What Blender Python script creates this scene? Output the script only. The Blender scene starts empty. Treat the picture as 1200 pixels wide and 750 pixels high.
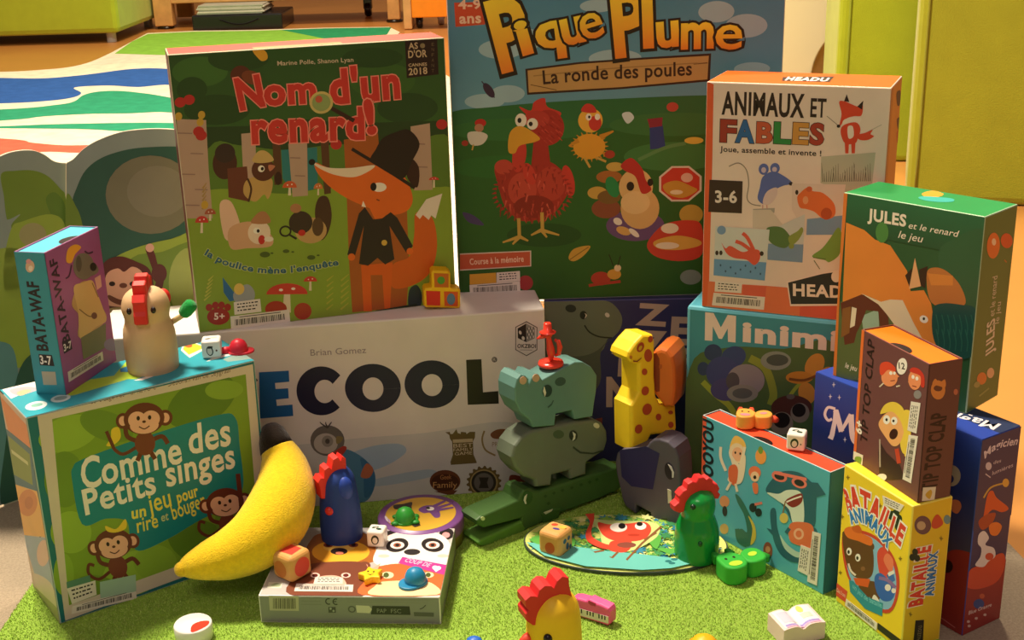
import bpy, bmesh, math, random
import numpy as np
from mathutils import Vector, Matrix
from mathutils.geometry import tessellate_polygon
random.seed(7); RNG = np.random.default_rng(7)
scene = bpy.context.scene
COL = scene.collection
# ------------------------------------------------------------------ camera
FPX, PITCH, ROLL, S = 1478.9, 0.33318, -0.029235, 1.2
B0 = 0.0075            # top of the grass mat above the floor
CAM_H = 0.43345*S+B0
_F = Vector((0, math.cos(PITCH), -math.sin(PITCH))); _U0 = Vector((0, math.sin(PITCH), math.cos(PITCH))); _X0 = Vector((1, 0, 0))
CX = math.cos(ROLL)*_X0 + math.sin(ROLL)*_U0
CU = -math.sin(ROLL)*_X0 + math.cos(ROLL)*_U0
cam_data = bpy.data.cameras.new('camera'); cam = bpy.data.objects.new('camera', cam_data); COL.objects.link(cam)
cam_data.sensor_width = 36.0; cam_data.lens = FPX/1200*36.0; cam_data.clip_start = 0.02; cam_data.clip_end = 60
mw = Matrix.Identity(4)
for i in range(3):
    mw[i][0] = CX[i]; mw[i][1] = CU[i]; mw[i][2] = -_F[i]
mw[2][3] = CAM_H
cam.matrix_world = mw
cam_data.dof.use_dof = False
scene.camera = cam
scene.view_settings.view_transform = 'Standard'; scene.view_settings.look = 'None'
scene.view_settings.gamma = 1.0; scene.view_settings.use_curve_mapping = False
scene.view_settings.exposure = 0.0
# ------------------------------------------------------------------ light
world = bpy.data.worlds.new('world'); scene.world = world; world.use_nodes = True
world.node_tree.nodes['Background'].inputs[0].default_value = (1.0, 0.74, 0.70, 1)
world.node_tree.nodes['Background'].inputs[1].default_value = 0.20
def area(name, loc, target, size, power, colr):
    d = bpy.data.lights.new(name, 'AREA'); d.shape = 'DISK'; d.size = size; d.energy = power; d.color = colr
    o = bpy.data.objects.new(name, d); COL.objects.link(o); o.location = loc
    o.rotation_euler = (Vector(target)-Vector(loc)).to_track_quat('-Z', 'Y').to_euler()
    return o
area('ceiling_lamp_over', (-0.72, 1.5, 2.4), (0.0, 0.95, 0), 0.34, 112, (1.0, 0.86, 0.68))
area('ceiling_lamp_behind', (0.50, 2.3, 2.4), (0.1, 0.95, 0), 0.26, 34, (1.0, 0.84, 0.64))
area('ceiling_lamp_far', (-0.6, 4.2, 2.5), (-0.6, 3.6, 0), 1.2, 70, (1.0, 0.78, 0.50))
area('added_front_fill', (-0.3, -1.2, 2.4), (0, 1.0, 0.2), 1.0, 16, (1.0, 0.80, 0.72))  # dim fill added behind the camera, stands in for bounce on the box fronts
# ------------------------------------------------------------------ picking points of the place from the photograph
def ray(px, py):
    return (_F*FPX + CX*(px-600) - CU*(py-375)).normalized()
ORG = Vector((0, 0, CAM_H))
def G(px, py, z=0.0):
    d = ray(px, py); return ORG + d*((z-CAM_H)/d.z)
def PJ(p):
    d = Vector(p)-ORG; z = d.dot(_F)
    return (600+FPX*d.dot(CX)/z, 375-FPX*d.dot(CU)/z)
def pxm(p):                       # metres per pixel at a point
    return (Vector(p)-ORG).dot(_F)/FPX
class Plane:                      # upright plane through a point, turned by yaw about z
    def __init__(s, p, yaw):
        s.p = Vector(p); s.a = Vector((math.cos(yaw), math.sin(yaw), 0)); s.n = Vector((-math.sin(yaw), math.cos(yaw), 0)); s.yaw = yaw
    def at(s, px, py):
        d = ray(px, py); return ORG + d*((s.p-ORG).dot(s.n)/d.dot(s.n))
def lin(h):
    if not isinstance(h, str): return tuple(h)
    v = [int(h[i:i+2], 16)/255 for i in (0, 2, 4)]
    return tuple(c/12.92 if c <= .04045 else ((c+.055)/1.055)**2.4 for c in v)
# ------------------------------------------------------------------ materials
def mat(name, rough=0.5, spec=0.4, bump=None, vary=0.0, coat=0.0, sheen=0.0, vscale=60):
    m = bpy.data.materials.new(name); m.use_nodes = True; nt = m.node_tree; b = nt.nodes['Principled BSDF']
    at = nt.nodes.new('ShaderNodeAttribute'); at.attribute_name = 'col'
    src = at.outputs['Color']
    tc = nt.nodes.new('ShaderNodeTexCoord')
    if vary:
        n = nt.nodes.new('ShaderNodeTexNoise'); n.inputs['Scale'].default_value = vscale; n.inputs['Detail'].default_value = 5
        nt.links.new(tc.outputs['Object'], n.inputs['Vector'])
        mr = nt.nodes.new('ShaderNodeMapRange'); mr.inputs[1].default_value = .3; mr.inputs[2].default_value = .7
        mr.inputs[3].default_value = 1-vary; mr.inputs[4].default_value = 1+vary
        nt.links.new(n.outputs['Fac'], mr.inputs[0])
        mx = nt.nodes.new('ShaderNodeVectorMath'); mx.operation = 'MULTIPLY'
        nt.links.new(src, mx.inputs[0]); nt.links.new(mr.outputs[0], mx.inputs[1]); src = mx.outputs[0]
    nt.links.new(src, b.inputs['Base Color'])
    b.inputs['Roughness'].default_value = rough; b.inputs['Specular IOR Level'].default_value = spec
    b.inputs['Coat Weight'].default_value = coat; b.inputs['Coat Roughness'].default_value = .15
    b.inputs['Sheen Weight'].default_value = sheen
    if bump:
        n = nt.nodes.new('ShaderNodeTexNoise'); n.inputs['Scale'].default_value = bump[0]; n.inputs['Detail'].default_value = 4
        nt.links.new(tc.outputs['Object'], n.inputs['Vector'])
        bp = nt.nodes.new('ShaderNodeBump'); bp.inputs['Strength'].default_value = bump[1]; bp.inputs['Distance'].default_value = .002
        nt.links.new(n.outputs['Fac'], bp.inputs['Height']); nt.links.new(bp.outputs[0], b.inputs['Normal'])
    return m
M_CARD = mat('printed_card', .42, .35, vary=.05, vscale=25)
M_WOOD = mat('painted_wood', .5, .35, bump=(140, .08), vary=.05, vscale=40)
M_RAW = mat('bare_wood', .55, .3, bump=(90, .15), vary=.10, vscale=35)
M_PLAS = mat('moulded_plastic', .22, .5)
M_RUBB = mat('soft_rubber', .42, .4, vary=.04)
M_FELT = mat('felt_plush', .95, .1, bump=(900, .5), vary=.08, vscale=300, sheen=.25)
M_CLOTH = mat('upholstery', .85, .2, bump=(500, .35), vary=.05, vscale=20, sheen=.2)
M_PILE = mat('carpet_pile', .95, .1, bump=(1200, .6), vary=.16, vscale=500)
M_RUG = mat('play_rug', .95, .1, bump=(120, .5), vary=.10, vscale=30)
M_FLOOR = mat('varnished_floor', .28, .4, bump=(4, .03), vary=.08, vscale=3)
M_METAL = mat('brushed_metal', .35, .6)
M_GRASS = mat('grass_pile', .9, .1)
# ------------------------------------------------------------------ mesh builder
class MB:
    def __init__(s): s.v = []; s.f = []; s.c = []; s.sm = []
    def add(s, vs, fs, c, smooth=False):
        o = len(s.v); s.v += [tuple(p) for p in vs]
        if c and isinstance(c[0], (tuple, list)): s.c += [lin(k) for k in c]
        else: s.c += [lin(c)]*len(vs)
        s.f += [tuple(i+o for i in f) for f in fs]; s.sm += [smooth]*len(fs); return s
    def bm(s, b, c, smooth=False):
        b.verts.ensure_lookup_table(); b.verts.index_update()
        vs = [v.co.copy() for v in b.verts]; fs = [[v.index for v in f.verts] for f in b.faces]; b.free()
        return s.add(vs, fs, c, smooth)
    def poly(s, pts, c):
        if len(pts) < 3: return s
        tri = tessellate_polygon([[Vector(p) for p in pts]])
        return s.add(pts, tri, c)
    def prism(s, front, vec, c, bevel=0.0, seg=2, cside=None, smooth=True):
        """front outline (3-D, planar) pushed along vec; outer edges rounded"""
        b = bmesh.new(); vec = Vector(vec); n = len(front)
        f = [b.verts.new(p) for p in front]; k = [b.verts.new(Vector(p)+vec) for p in front]
        ff = b.faces.new(f); kf = b.faces.new(k[::-1])
        for i in range(n): b.faces.new((f[i], k[i], k[(i+1) % n], f[(i+1) % n]))
        bmesh.ops.recalc_face_normals(b, faces=b.faces[:])
        if bevel:
            ed = list(set(ff.edges[:]+kf.edges[:]))
            bmesh.ops.bevel(b, geom=ed, offset=bevel, segments=seg, profile=.5, affect='EDGES', clamp_overlap=True)
        big = [q for q in b.faces if len(q.verts) > 4]
        bmesh.ops.triangulate(b, faces=big)
        return s.bm(b, c, False)
    def box(s, lo, hi, c, bevel=0.0, M=None, seg=2):
        b = bmesh.new(); bmesh.ops.create_cube(b, size=1)
        lo = Vector(lo); hi = Vector(hi); d = hi-lo; m = (lo+hi)/2
        for v in b.verts: v.co = Vector((v.co.x*d.x, v.co.y*d.y, v.co.z*d.z))+m
        if bevel: bmesh.ops.bevel(b, geom=b.edges[:], offset=bevel, segments=seg, profile=.5, affect='EDGES', clamp_overlap=True)
        if M is not None: b.transform(M)
        return s.bm(b, c, False)
    def ball(s, c0, r, c, M=None, u=24, v=14):
        b = bmesh.new(); bmesh.ops.create_uvsphere(b, u_segments=u, v_segments=v, radius=1)
        if not hasattr(r, '__len__'): r = (r, r, r)
        for q in b.verts: q.co = Vector((q.co.x*r[0], q.co.y*r[1], q.co.z*r[2]))
        if M is not None: b.transform(M)
        b.transform(Matrix.Translation(Vector(c0))); return s.bm(b, c, True)
    def lathe(s, prof, c0, c, n=40, M=None, cap=True):
        vs = []; fs = []; m = len(prof)
        for i in range(n):
            t = 2*math.pi*i/n
            for r, z in prof:
                p = Vector((r*math.cos(t), r*math.sin(t), z))
                if M is not None: p = M @ p
                vs.append(p+Vector(c0))
        for i in range(n):
            j = (i+1) % n
            for k in range(m-1): fs.append((i*m+k, j*m+k, j*m+k+1, i*m+k+1))
        cc = [c]*len(vs) if isinstance(c, str) else [c[k] if isinstance(c, list) else c for _ in range(n) for k in range(m)]
        s.add(vs, fs, [lin(q) for q in cc], True)
        if cap:
            for k, rev in ((0, True), (m-1, False)):
                if prof[k][0] > 1e-6:
                    ring = [vs[i*m+k] for i in range(n)]
                    s.add(ring, [tuple(range(n))[::-1] if rev else tuple(range(n))], c if isinstance(c, str) else (c[k] if isinstance(c, list) else c))
        return s
    def tube(s, pts, rad, c, n=20, ends=True):
        pts = [Vector(p) for p in pts]; N = len(pts); vs = []; fs = []; up = Vector((0, 0, 1)); prev = None
        for i, p in enumerate(pts):
            t = (pts[min(i+1, N-1)]-pts[max(i-1, 0)]).normalized()
            if prev is None:
                a = t.cross(up)
                if a.length < 1e-3: a = t.cross(Vector((1, 0, 0)))
                a.normalize()
            else: a = (prev-t*prev.dot(t)).normalized()
            prev = a; bb = t.cross(a); r = rad[i] if hasattr(rad, '__len__') else rad
            for k in range(n):
                q = 2*math.pi*k/n; vs.append(p+(a*math.cos(q)+bb*math.sin(q))*r)
        for i in range(N-1):
            for k in range(n): fs.append((i*n+k, i*n+(k+1) % n, (i+1)*n+(k+1) % n, (i+1)*n+k))
        if isinstance(c, list): cc = [lin(c[i]) for i in range(N) for _ in range(n)]
        else: cc = c
        if ends: fs.append(tuple(range(n))[::-1]); fs.append(tuple((N-1)*n+k for k in range(n)))
        return s.add(vs, fs, cc, True)
    def build(s, name, m, parent=None, auto=True):
        me = bpy.data.meshes.new(name); vs = s.v
        if parent is not None:
            inv = FRAME[parent.name]; vs = [inv @ Vector(p) for p in vs]
        me.from_pydata(vs, [], s.f)
        at = me.attributes.new('col', 'FLOAT_COLOR', 'POINT')
        at.data.foreach_set('color', np.array([(c[0], c[1], c[2], 1.0) for c in s.c], 'f').ravel())
        me.polygons.foreach_set('use_smooth', np.array(s.sm, bool))
        me.materials.append(m); me.update()
        o = bpy.data.objects.new(name, me); COL.objects.link(o)
        if parent is not None: o.parent = parent; FRAME[o.name] = FRAME[parent.name]
        else: FRAME[o.name] = Matrix.Identity(4)
        return o
FRAME = {}                        # object name -> world-to-local matrix of its thing
def tag(o, label, cat, group=None, kind=None):
    o['label'] = label; o['category'] = cat
    if group: o['group'] = group
    if kind: o['kind'] = kind
    return o
def thing(name, loc, label, cat, yaw=0.0, group=None):
    o = bpy.data.objects.new(name, None); COL.objects.link(o); o.empty_display_size = .01
    o.location = loc; o.rotation_euler = (0, 0, yaw)
    FRAME[o.name] = (Matrix.Translation(Vector(loc)) @ Matrix.Rotation(yaw, 4, 'Z')).inverted()
    return tag(o, label, cat, group)
def copy_thing(src, loc, yaw, label, group=None):
    r = src.copy(); COL.objects.link(r); r.location = loc; r.rotation_euler = (0, 0, yaw); r['label'] = label
    if group: r['group'] = group
    for ch in list(src.children):
        c = ch.copy(); COL.objects.link(c); c.parent = r
    return r
# ------------------------------------------------------------------ 2-D helpers
def pairs(a): return [(a[i], a[i+1]) for i in range(0, len(a), 2)]
def spline(p, n=5, closed=True):
    out = []; N = len(p)
    for i in range(N if closed else N-1):
        g = lambda k: p[k % N] if closed else p[max(0, min(N-1, k))]
        a, b, c, d = g(i-1), g(i), g(i+1), g(i+2)
        for j in range(n):
            t = j/n
            out.append(tuple(.5*(2*b[k]+(c[k]-a[k])*t+(2*a[k]-5*b[k]+4*c[k]-d[k])*t*t+(3*b[k]-a[k]-3*c[k]+d[k])*t**3) for k in range(len(b))))
    if not closed: out.append(tuple(p[-1]))
    return out
def ellipse(cx, cy, rx, ry, rot=0, n=28):
    c, s_ = math.cos(math.radians(rot)), math.sin(math.radians(rot))
    return [(cx+rx*math.cos(t)*c-ry*math.sin(t)*s_, cy+rx*math.cos(t)*s_+ry*math.sin(t)*c) for t in [2*math.pi*i/n for i in range(n)]]
def clip01(p):
    for ax, lim, sg in ((0, .003, 1), (0, .997, -1), (1, .003, 1), (1, .997, -1)):
        out = []
        for i in range(len(p)):
            a, b = p[i-1], p[i]; ia = (a[ax]-lim)*sg >= 0; ib = (b[ax]-lim)*sg >= 0
            if ia != ib:
                t = (lim-a[ax])/(b[ax]-a[ax]); out.append((a[0]+(b[0]-a[0])*t, a[1]+(b[1]-a[1])*t))
            if ib: out.append(b)
        p = out
        if len(p) < 3: return []
    return p
def homography(src, dst):
    A = []; b = []
    for (x, y), (u, v) in zip(src, dst):
        A += [[x, y, 1, 0, 0, 0, -u*x, -u*y], [0, 0, 0, x, y, 1, -v*x, -v*y]]; b += [u, v]
    return np.append(np.linalg.solve(np.array(A, float), np.array(b, float)), 1).reshape(3, 3)
_glyph = {}
def glyphs(txt, off, shear=0.0, sp=0.0):
    """text as flat triangles in em units, from Blender's own built-in font"""
    k = (txt, round(off, 4), round(shear, 3), round(sp, 4))
    if k in _glyph: return _glyph[k]
    cu = bpy.data.curves.new('glyphs', 'FONT'); cu.body = txt; cu.size = 1; cu.offset = off; cu.shear = shear; cu.resolution_u = 3
    cu.fill_mode = 'FRONT'; cu.space_character = 1+sp*2.4
    ob = bpy.data.objects.new('glyphs', cu); COL.objects.link(ob)
    me = bpy.data.meshes.new_from_object(ob.evaluated_get(bpy.context.evaluated_depsgraph_get()))
    vs = [(v.co.x, v.co.y) for v in me.vertices]; fs = [tuple(p.vertices) for p in me.polygons]
    bpy.data.objects.remove(ob); bpy.data.curves.remove(cu); bpy.data.meshes.remove(me)
    _glyph[k] = (vs, fs); return _glyph[k]
EPS = 0.000012
class Face:
    """one printed face: measured photo corners (TL, TR, BR, BL) map to the face's own width and height"""
    def __init__(s, mb, corners, o3, u3, v3, off=0.00012):
        s.mb = mb; s.o = Vector(o3); s.u = Vector(u3); s.v = Vector(v3); s.n = s.v.cross(s.u).normalized()
        s.W = s.u.length; s.Hh = s.v.length
        s.H = homography(corners, [(0, 0), (1, 0), (1, 1), (0, 1)]); s.k = 0; s.off = off; s.fr = (0, 0, 1); s.clip = True; s.boxes = []
    def z(s, x0, y0, sc): s.fr = (x0, y0, sc); return s
    def uv(s, x, y):
        x, y = s.fr[0]+x/s.fr[2], s.fr[1]+y/s.fr[2]
        q = s.H @ np.array([x, y, 1.0]); return (q[0]/q[2], q[1]/q[2])
    def p3(s, u, v, k=None): return s.o+s.u*u+s.v*v+s.n*(s.off+EPS*(s.k if k is None else k))
    def lay(s, uvs):              # lowest print layer above everything this shape overlaps
        x0 = min(q[0] for q in uvs); x1 = max(q[0] for q in uvs); y0 = min(q[1] for q in uvs); y1 = max(q[1] for q in uvs)
        s.k = 1+max([b[4] for b in s.boxes if b[0] < x1 and b[1] > x0 and b[2] < y1 and b[3] > y0] or [0])
        s.boxes.append((x0, x1, y0, y1, s.k))
    def raw(s, c, uvs, c2=None):
        if s.clip: uvs = clip01(uvs)
        if len(uvs) < 3: return s
        s.lay(uvs)
        if c2 is not None:
            vv = [q[1] for q in uvs]; a, b = min(vv), max(vv); A, B = lin(c), lin(c2)
            c = [tuple(A[i]+(B[i]-A[i])*(v-a)/(b-a+1e-9) for i in range(3)) for v in vv]
        s.mb.poly([s.p3(*q) for q in uvs], c); return s
    def fill(s, c, u0=0, v0=0, u1=1, v1=1, c2=None): return s.raw(c, [(u0, v0), (u1, v0), (u1, v1), (u0, v1)], c2)
    def P(s, c, *a): return s.raw(c, [s.uv(*q) for q in pairs(a)])
    def Q(s, c, *a): return s.raw(c, [s.uv(*q) for q in spline(pairs(a))])
    def E(s, c, cx, cy, rx, ry=None, rot=0): return s.raw(c, [s.uv(*q) for q in ellipse(cx, cy, rx, ry or rx, rot)])
    def L(s, c, w, *a, sm=True):
        p = pairs(a); p = spline(p, 5, False) if sm and len(p) > 2 else p
        l = []; r = []
        for i in range(len(p)):
            a_, b_ = p[max(i-1, 0)], p[min(i+1, len(p)-1)]; dx, dy = b_[0]-a_[0], b_[1]-a_[1]; q = math.hypot(dx, dy) or 1
            ww = w if not hasattr(w, '__len__') else w[0]+(w[1]-w[0])*i/(len(p)-1)
            l.append((p[i][0]-dy/q*ww/2, p[i][1]+dx/q*ww/2)); r.append((p[i][0]+dy/q*ww/2, p[i][1]-dx/q*ww/2))
        return s.raw(c, [s.uv(*q) for q in l+r[::-1]])
    def T(s, c, txt, h, *a, off=0.0, out=None, ow=.03, shear=0.0, c2=None):
        """text on a baseline of photo points (straight, or bent through several); h = capital height in the same pixels"""
        base = pairs(a); m = lambda q: (q[0]*s.W, q[1]*s.Hh)
        pm = [m(s.uv(*q)) for q in (spline(base, 8, False) if len(base) > 2 else base)]
        x0, y0 = base[0]; x1, y1 = base[-1]; L0 = math.hypot(x1-x0, y1-y0)
        a0 = m(s.uv((x0+x1)/2, (y0+y1)/2)); a1 = m(s.uv((x0+x1)/2+(y1-y0)/L0*h, (y0+y1)/2-(x1-x0)/L0*h))
        hm = math.hypot(a1[0]-a0[0], a1[1]-a0[1])
        seg = [0]
        for i in range(1, len(pm)): seg.append(seg[-1]+math.hypot(pm[i][0]-pm[i-1][0], pm[i][1]-pm[i-1][1]))
        vs0, _ = glyphs(txt, off, shear, off); xs = [v[0] for v in vs0]; gx0, gx1 = min(xs), max(xs)
        ys = [v[1] for v in vs0]; lo, hi = min(ys), max(ys)
        for o_, cc in ([(off+ow, out)] if out else [])+[(off, c)]:
            vs, fs = glyphs(txt, o_, shear, off); pts = []; cols = []
            for gx, gy in vs:
                t = (gx-gx0)/(gx1-gx0)*seg[-1]; i = 1
                while i < len(seg)-1 and seg[i] < t: i += 1
                f = (t-seg[i-1])/(seg[i]-seg[i-1]+1e-12); A, B = pm[i-1], pm[i]
                dx, dy = (B[0]-A[0]), (B[1]-A[1]); q = math.hypot(dx, dy) or 1; g = gy/CAPH*hm
                X = A[0]+dx*f+dy/q*g; Y = A[1]+dy*f-dx/q*g
                pts.append((X/s.W, Y/s.Hh))
                if c2 is not None and cc == c:
                    w_ = (hi-gy)/(hi-lo); ca, cb = lin(c), lin(c2); cols.append(tuple(ca[j]+(cb[j]-ca[j])*w_ for j in range(3)))
            if s.clip: fs = [f for f in fs if all(.003 < pts[i][0] < .997 and .003 < pts[i][1] < .997 for i in f)]
            if fs: s.lay(pts); s.mb.add([s.p3(*q) for q in pts], fs, cols if cols else cc)
        return s
    def sticker(s, parent, *quad, bars=True, lines=0, vert=False, seed=1, tint='e6ddcf', name='barcode_sticker'):
        """a paper label stuck on the face: its own thin part"""
        q = [s.uv(*p) for p in pairs(quad)]; mb = MB(); s.lay(q)
        b0 = [s.p3(*p) for p in q]; th = s.n*.00012
        mb.prism(b0, th, tint, 0); top = [p+th+s.n*.00003 for p in b0]
        def at(a, b): return top[0]*(1-a)*(1-b)+top[1]*a*(1-b)+top[2]*a*b+top[3]*(1-a)*b
        rr = random.Random(seed)
        def rect(a0, b0_, a1, b1):
            if vert: a0, b0_, a1, b1 = b0_, a0, b1, a1
            mb.poly([at(a0, b0_), at(a1, b0_), at(a1, b1), at(a0, b1)], '2b241f')
        if bars:
            x = .07
            while x < .92:
                w = rr.choice((.006, .010, .016)); rect(x, .28, min(x+w, .93), .76); x += w+rr.choice((.006, .010, .014))
            rect(.15, .10, .85, .16)
        for i in range(lines):
            x = .12; y = .15+.75*i/lines
            while x < .82:
                w = rr.uniform(.05, .14); rect(x, y, min(x+w, .9), y+.28/lines); x += w+.04
        return mb.build(name, M_CARD, parent)
# ------------------------------------------------------------------ game boxes (solved corner, yaw, width, height, depth, base height)
BX = {
'singes': (-0.29024, 0.69173, 0.62094, 0.14779, 0.14154, 0.05644, 0.00000),
'bata': (-0.29715, 0.73010, -0.23511, 0.02081, 0.09184, 0.06113, 0.14154),
'nom': (-0.21864, 0.83278, 0.28468, 0.18530, 0.19182, 0.04514, 0.14251),
'pique': (-0.03936, 0.90786, 0.01073, 0.23826, 0.24408, 0.06000, 0.13450),
'ice': (-0.29012, 0.82448, 0.12300, 0.31633, 0.14251, 0.07000, 0.00000),
'zen': (0.02450, 0.90542, -0.02912, 0.12100, 0.13450, 0.06000, 0.00000),
'minimi': (0.12311, 0.84069, -0.42210, 0.13810, 0.14937, 0.06000, 0.00000),
'anim': (0.13320, 0.83815, -0.41661, 0.11820, 0.15663, 0.05266, 0.14937),
'magic': (0.19706, 0.76570, -1.01946, 0.13096, 0.12652, 0.03431, 0.00000),
'jules': (0.20656, 0.75865, -0.82521, 0.09232, 0.12126, 0.03957, 0.12652),
'bataille': (0.19895, 0.69273, -1.16948, 0.06161, 0.09511, 0.02870, 0.00000),
'tip': (0.20573, 0.69868, -1.23133, 0.06280, 0.08457, 0.02221, 0.09511),
'tattoo': (0.12845, 0.79352, -0.96845, 0.11371, 0.08623, 0.01648, 0.00000),
'panda': (-0.16282, 0.68688, -0.07243, 0.11378, 0.01959, 0.08795, 0.00000),
}
def topz(key): return (BX[key][4]+BX[key][6])*S+B0
def gamebox(key, name, label, cat, colours, obs={}, kind='lid', edge=None, bev=.0009, group=None):
    """kind: lid (deep lid over a tray), sleeve (open-topped sleeve around an inner box), carton (one folded carton)
    colours: front, right, top, left, back, tray/inner"""
    x, y, yaw, w, h, d, z0 = BX[key]; x, y, w, h, d, z0 = [q*S for q in (x, y, w, h, d, z0)]; z0 += B0
    if key == 'magic': z0 -= .0035; h += .0035      # stands beside the mat, on the carpet
    a = Vector((math.cos(yaw), math.sin(yaw), 0)); n = Vector((-math.sin(yaw), math.cos(yaw), 0)); up = Vector((0, 0, h))
    c0 = Vector((x, y, z0)); root = thing(name, c0+a*w/2+n*d/2, label, cat, yaw, group)
    Mx = Matrix.Translation(c0) @ Matrix.Rotation(yaw, 4, 'Z')
    cf, cr, ct, cl, cb, ci = [lin(q) for q in colours]; ce = lin(edge) if edge else None
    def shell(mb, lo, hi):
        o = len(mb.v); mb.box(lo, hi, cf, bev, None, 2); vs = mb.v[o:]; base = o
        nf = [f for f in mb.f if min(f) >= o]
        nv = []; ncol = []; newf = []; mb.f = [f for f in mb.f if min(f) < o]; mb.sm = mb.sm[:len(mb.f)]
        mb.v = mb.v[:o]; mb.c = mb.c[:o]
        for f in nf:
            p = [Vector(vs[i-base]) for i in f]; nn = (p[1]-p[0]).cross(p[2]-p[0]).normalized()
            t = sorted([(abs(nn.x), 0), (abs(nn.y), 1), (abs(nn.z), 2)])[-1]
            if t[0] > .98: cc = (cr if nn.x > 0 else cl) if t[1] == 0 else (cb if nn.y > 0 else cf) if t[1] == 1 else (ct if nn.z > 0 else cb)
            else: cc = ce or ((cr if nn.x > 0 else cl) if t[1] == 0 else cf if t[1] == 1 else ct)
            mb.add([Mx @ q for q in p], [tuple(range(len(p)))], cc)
    main = MB()
    if kind == 'lid':
        shell(main, (0, 0, 0), (w, d*.86, h))
        tr = MB(); tr.box((.0012, d*.8, .0012), (w-.0012, d, h-.0012), ci, bev, Mx)
    elif kind == 'sleeve':
        t = .0012
        for lo, hi in (((0, 0, 0), (w, t, h)), ((0, d-t, 0), (w, d, h)), ((0, 0, 0), (t, d, h)), ((w-t, 0, 0), (w, d, h))):
            mb_lo = Vector(lo); shell(main, lo, hi)
        tr = MB(); tr.box((t*1.1, t*1.1, .0005), (w-t*1.1, d-t*1.1, h-.0008), ci, .0006, Mx)
    else: shell(main, (0, 0, 0), (w, d, h)); tr = None
    P = {}
    for i, q in (('F', 0), ('B', d)):
        for j, r in (('L', 0), ('R', w)):
            for k, t in (('B', 0), ('T', h)): P[i+j+k] = c0+a*r+n*q+Vector((0, 0, t))
    C = {k: obs.get(k, PJ(v)) for k, v in P.items()}
    faces = {}
    for nm, (tl, trr, br, bl) in dict(front=('FLT', 'FRT', 'FRB', 'FLB'), right=('FRT', 'BRT', 'BRB', 'FRB'), left=('BLT', 'FLT', 'FLB', 'BLB'), top=('BLT', 'BRT', 'FRT', 'FLT')).items():
        faces[nm] = Face(main, [C[tl], C[trr], C[br], C[bl]], P[tl], P[trr]-P[tl], P[bl]-P[tl])
    return root, main, tr, faces
def finish(root, main, tr, body='lid', inner='tray'):
    b = main.build(body, M_CARD, root)
    if tr: tr.build(inner, M_CARD, root)
    return b
# ------------------------------------------------------------------ the room
def flat(mb, pts, c, z): mb.poly([Vector((p[0], p[1], z)) for p in pts], c)
m = MB(); m.box((-6, -2.5, -.06), (6, 9, 0), 'c88a48'); o = m.build('floor', M_FLOOR); o['kind'] = 'structure'
m = MB(); m.box((-6, 9, 0), (6, 9.1, 2.8), 'd8b888'); o = m.build('wall_back', M_CARD); o['kind'] = 'structure'
m = MB(); m.box((-6, 8.985, 0), (6, 9, .08), 'c09a68'); o = m.build('baseboard_back', M_CARD); o['kind'] = 'structure'
# grey carpet under everything in front
e0, e1 = G(1180, 638), G(1200, 659); dr = (e0-e1).normalized(); A = e1-dr*.9; B = e1+dr*.42; LFT = Vector((-1, .06, 0))
m = MB(); pts = [A, B, B+LFT*1.6, A+LFT*1.6-Vector((0, .3, 0))]
m.prism([Vector((p.x, p.y, .004)) for p in pts], (0, 0, -.004), 'a89880', .002)
o = m.build('grey_carpet', M_PILE); tag(o, 'short-pile grey beige carpet under the green mat, edge showing at right', 'carpet')
CZ = .004
# green grass mat
Lm = [G(40, 685, CZ), G(0, 745, CZ)]; dl = (Lm[1]-Lm[0]).normalized()
MATP = [Lm[1]+dl*.35, Lm[0]-dl*.34, Vector((.20, 1.21, 0)), Vector((.212, .98, 0)), G(1098, 748, CZ), G(1098, 748, CZ)+Vector((-.04, -.4, 0))]
MZ = B0
root = thing('grass_mat', sum(MATP, Vector())/len(MATP), 'bright green grass-look mat that the games stand on', 'mat')
m = MB(); m.prism([Vector((p.x, p.y, MZ)) for p in MATP], (0, 0, -(MZ-CZ)), '94b848', .001); m.build('mat_base', M_PILE, root)
MZ += .0
def inside(P, x, y):
    r = np.zeros(len(x), bool); n = len(P)
    for i in range(n):
        x0, y0, x1, y1 = P[i][0], P[i][1], P[i-1][0], P[i-1][1]
        c = ((y0 > y) != (y1 > y)) & (x < (x1-x0)*(y-y0)/(y1-y0+1e-12)+x0); r ^= c
    return r
NB = 260000
xs = RNG.uniform(min(p.x for p in MATP), max(p.x for p in MATP), NB); ys = RNG.uniform(.66, 1.12, NB)
k = inside(MATP, xs, ys); xs, ys = xs[k], ys[k]; nb = len(xs)
ang = RNG.uniform(0, 2*math.pi, nb); lean = RNG.uniform(.0, .0016, nb); la = RNG.uniform(0, 2*math.pi, nb); hh = RNG.uniform(.0012, .0024, nb); wd = RNG.uniform(.00035, .0006, nb)
v = np.zeros((nb, 3, 3)); v[:, 0] = np.stack([xs-np.cos(ang)*wd, ys-np.sin(ang)*wd, np.full(nb, MZ-.0004)], -1); v[:, 1] = np.stack([xs+np.cos(ang)*wd, ys+np.sin(ang)*wd, np.full(nb, MZ-.0004)], -1)
v[:, 2] = np.stack([xs+np.cos(la)*lean, ys+np.sin(la)*lean, MZ-.0006+hh], -1)
base = np.array(lin('a2c44c')); tip2 = np.array(lin('c8de78')); t = RNG.random((nb, 1)); cc = base*(1-t)+tip2*t; cc *= RNG.uniform(.72, 1.15, (nb, 1))
me = bpy.data.meshes.new('grass_pile'); me.vertices.add(nb*3)
inv = np.array(FRAME[root.name]); vv = v.reshape(-1, 3) @ inv[:3, :3].T + inv[:3, 3]
me.vertices.foreach_set('co', vv.astype('f').ravel()); me.loops.add(nb*3); me.loops.foreach_set('vertex_index', np.arange(nb*3, dtype='i'))
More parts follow.
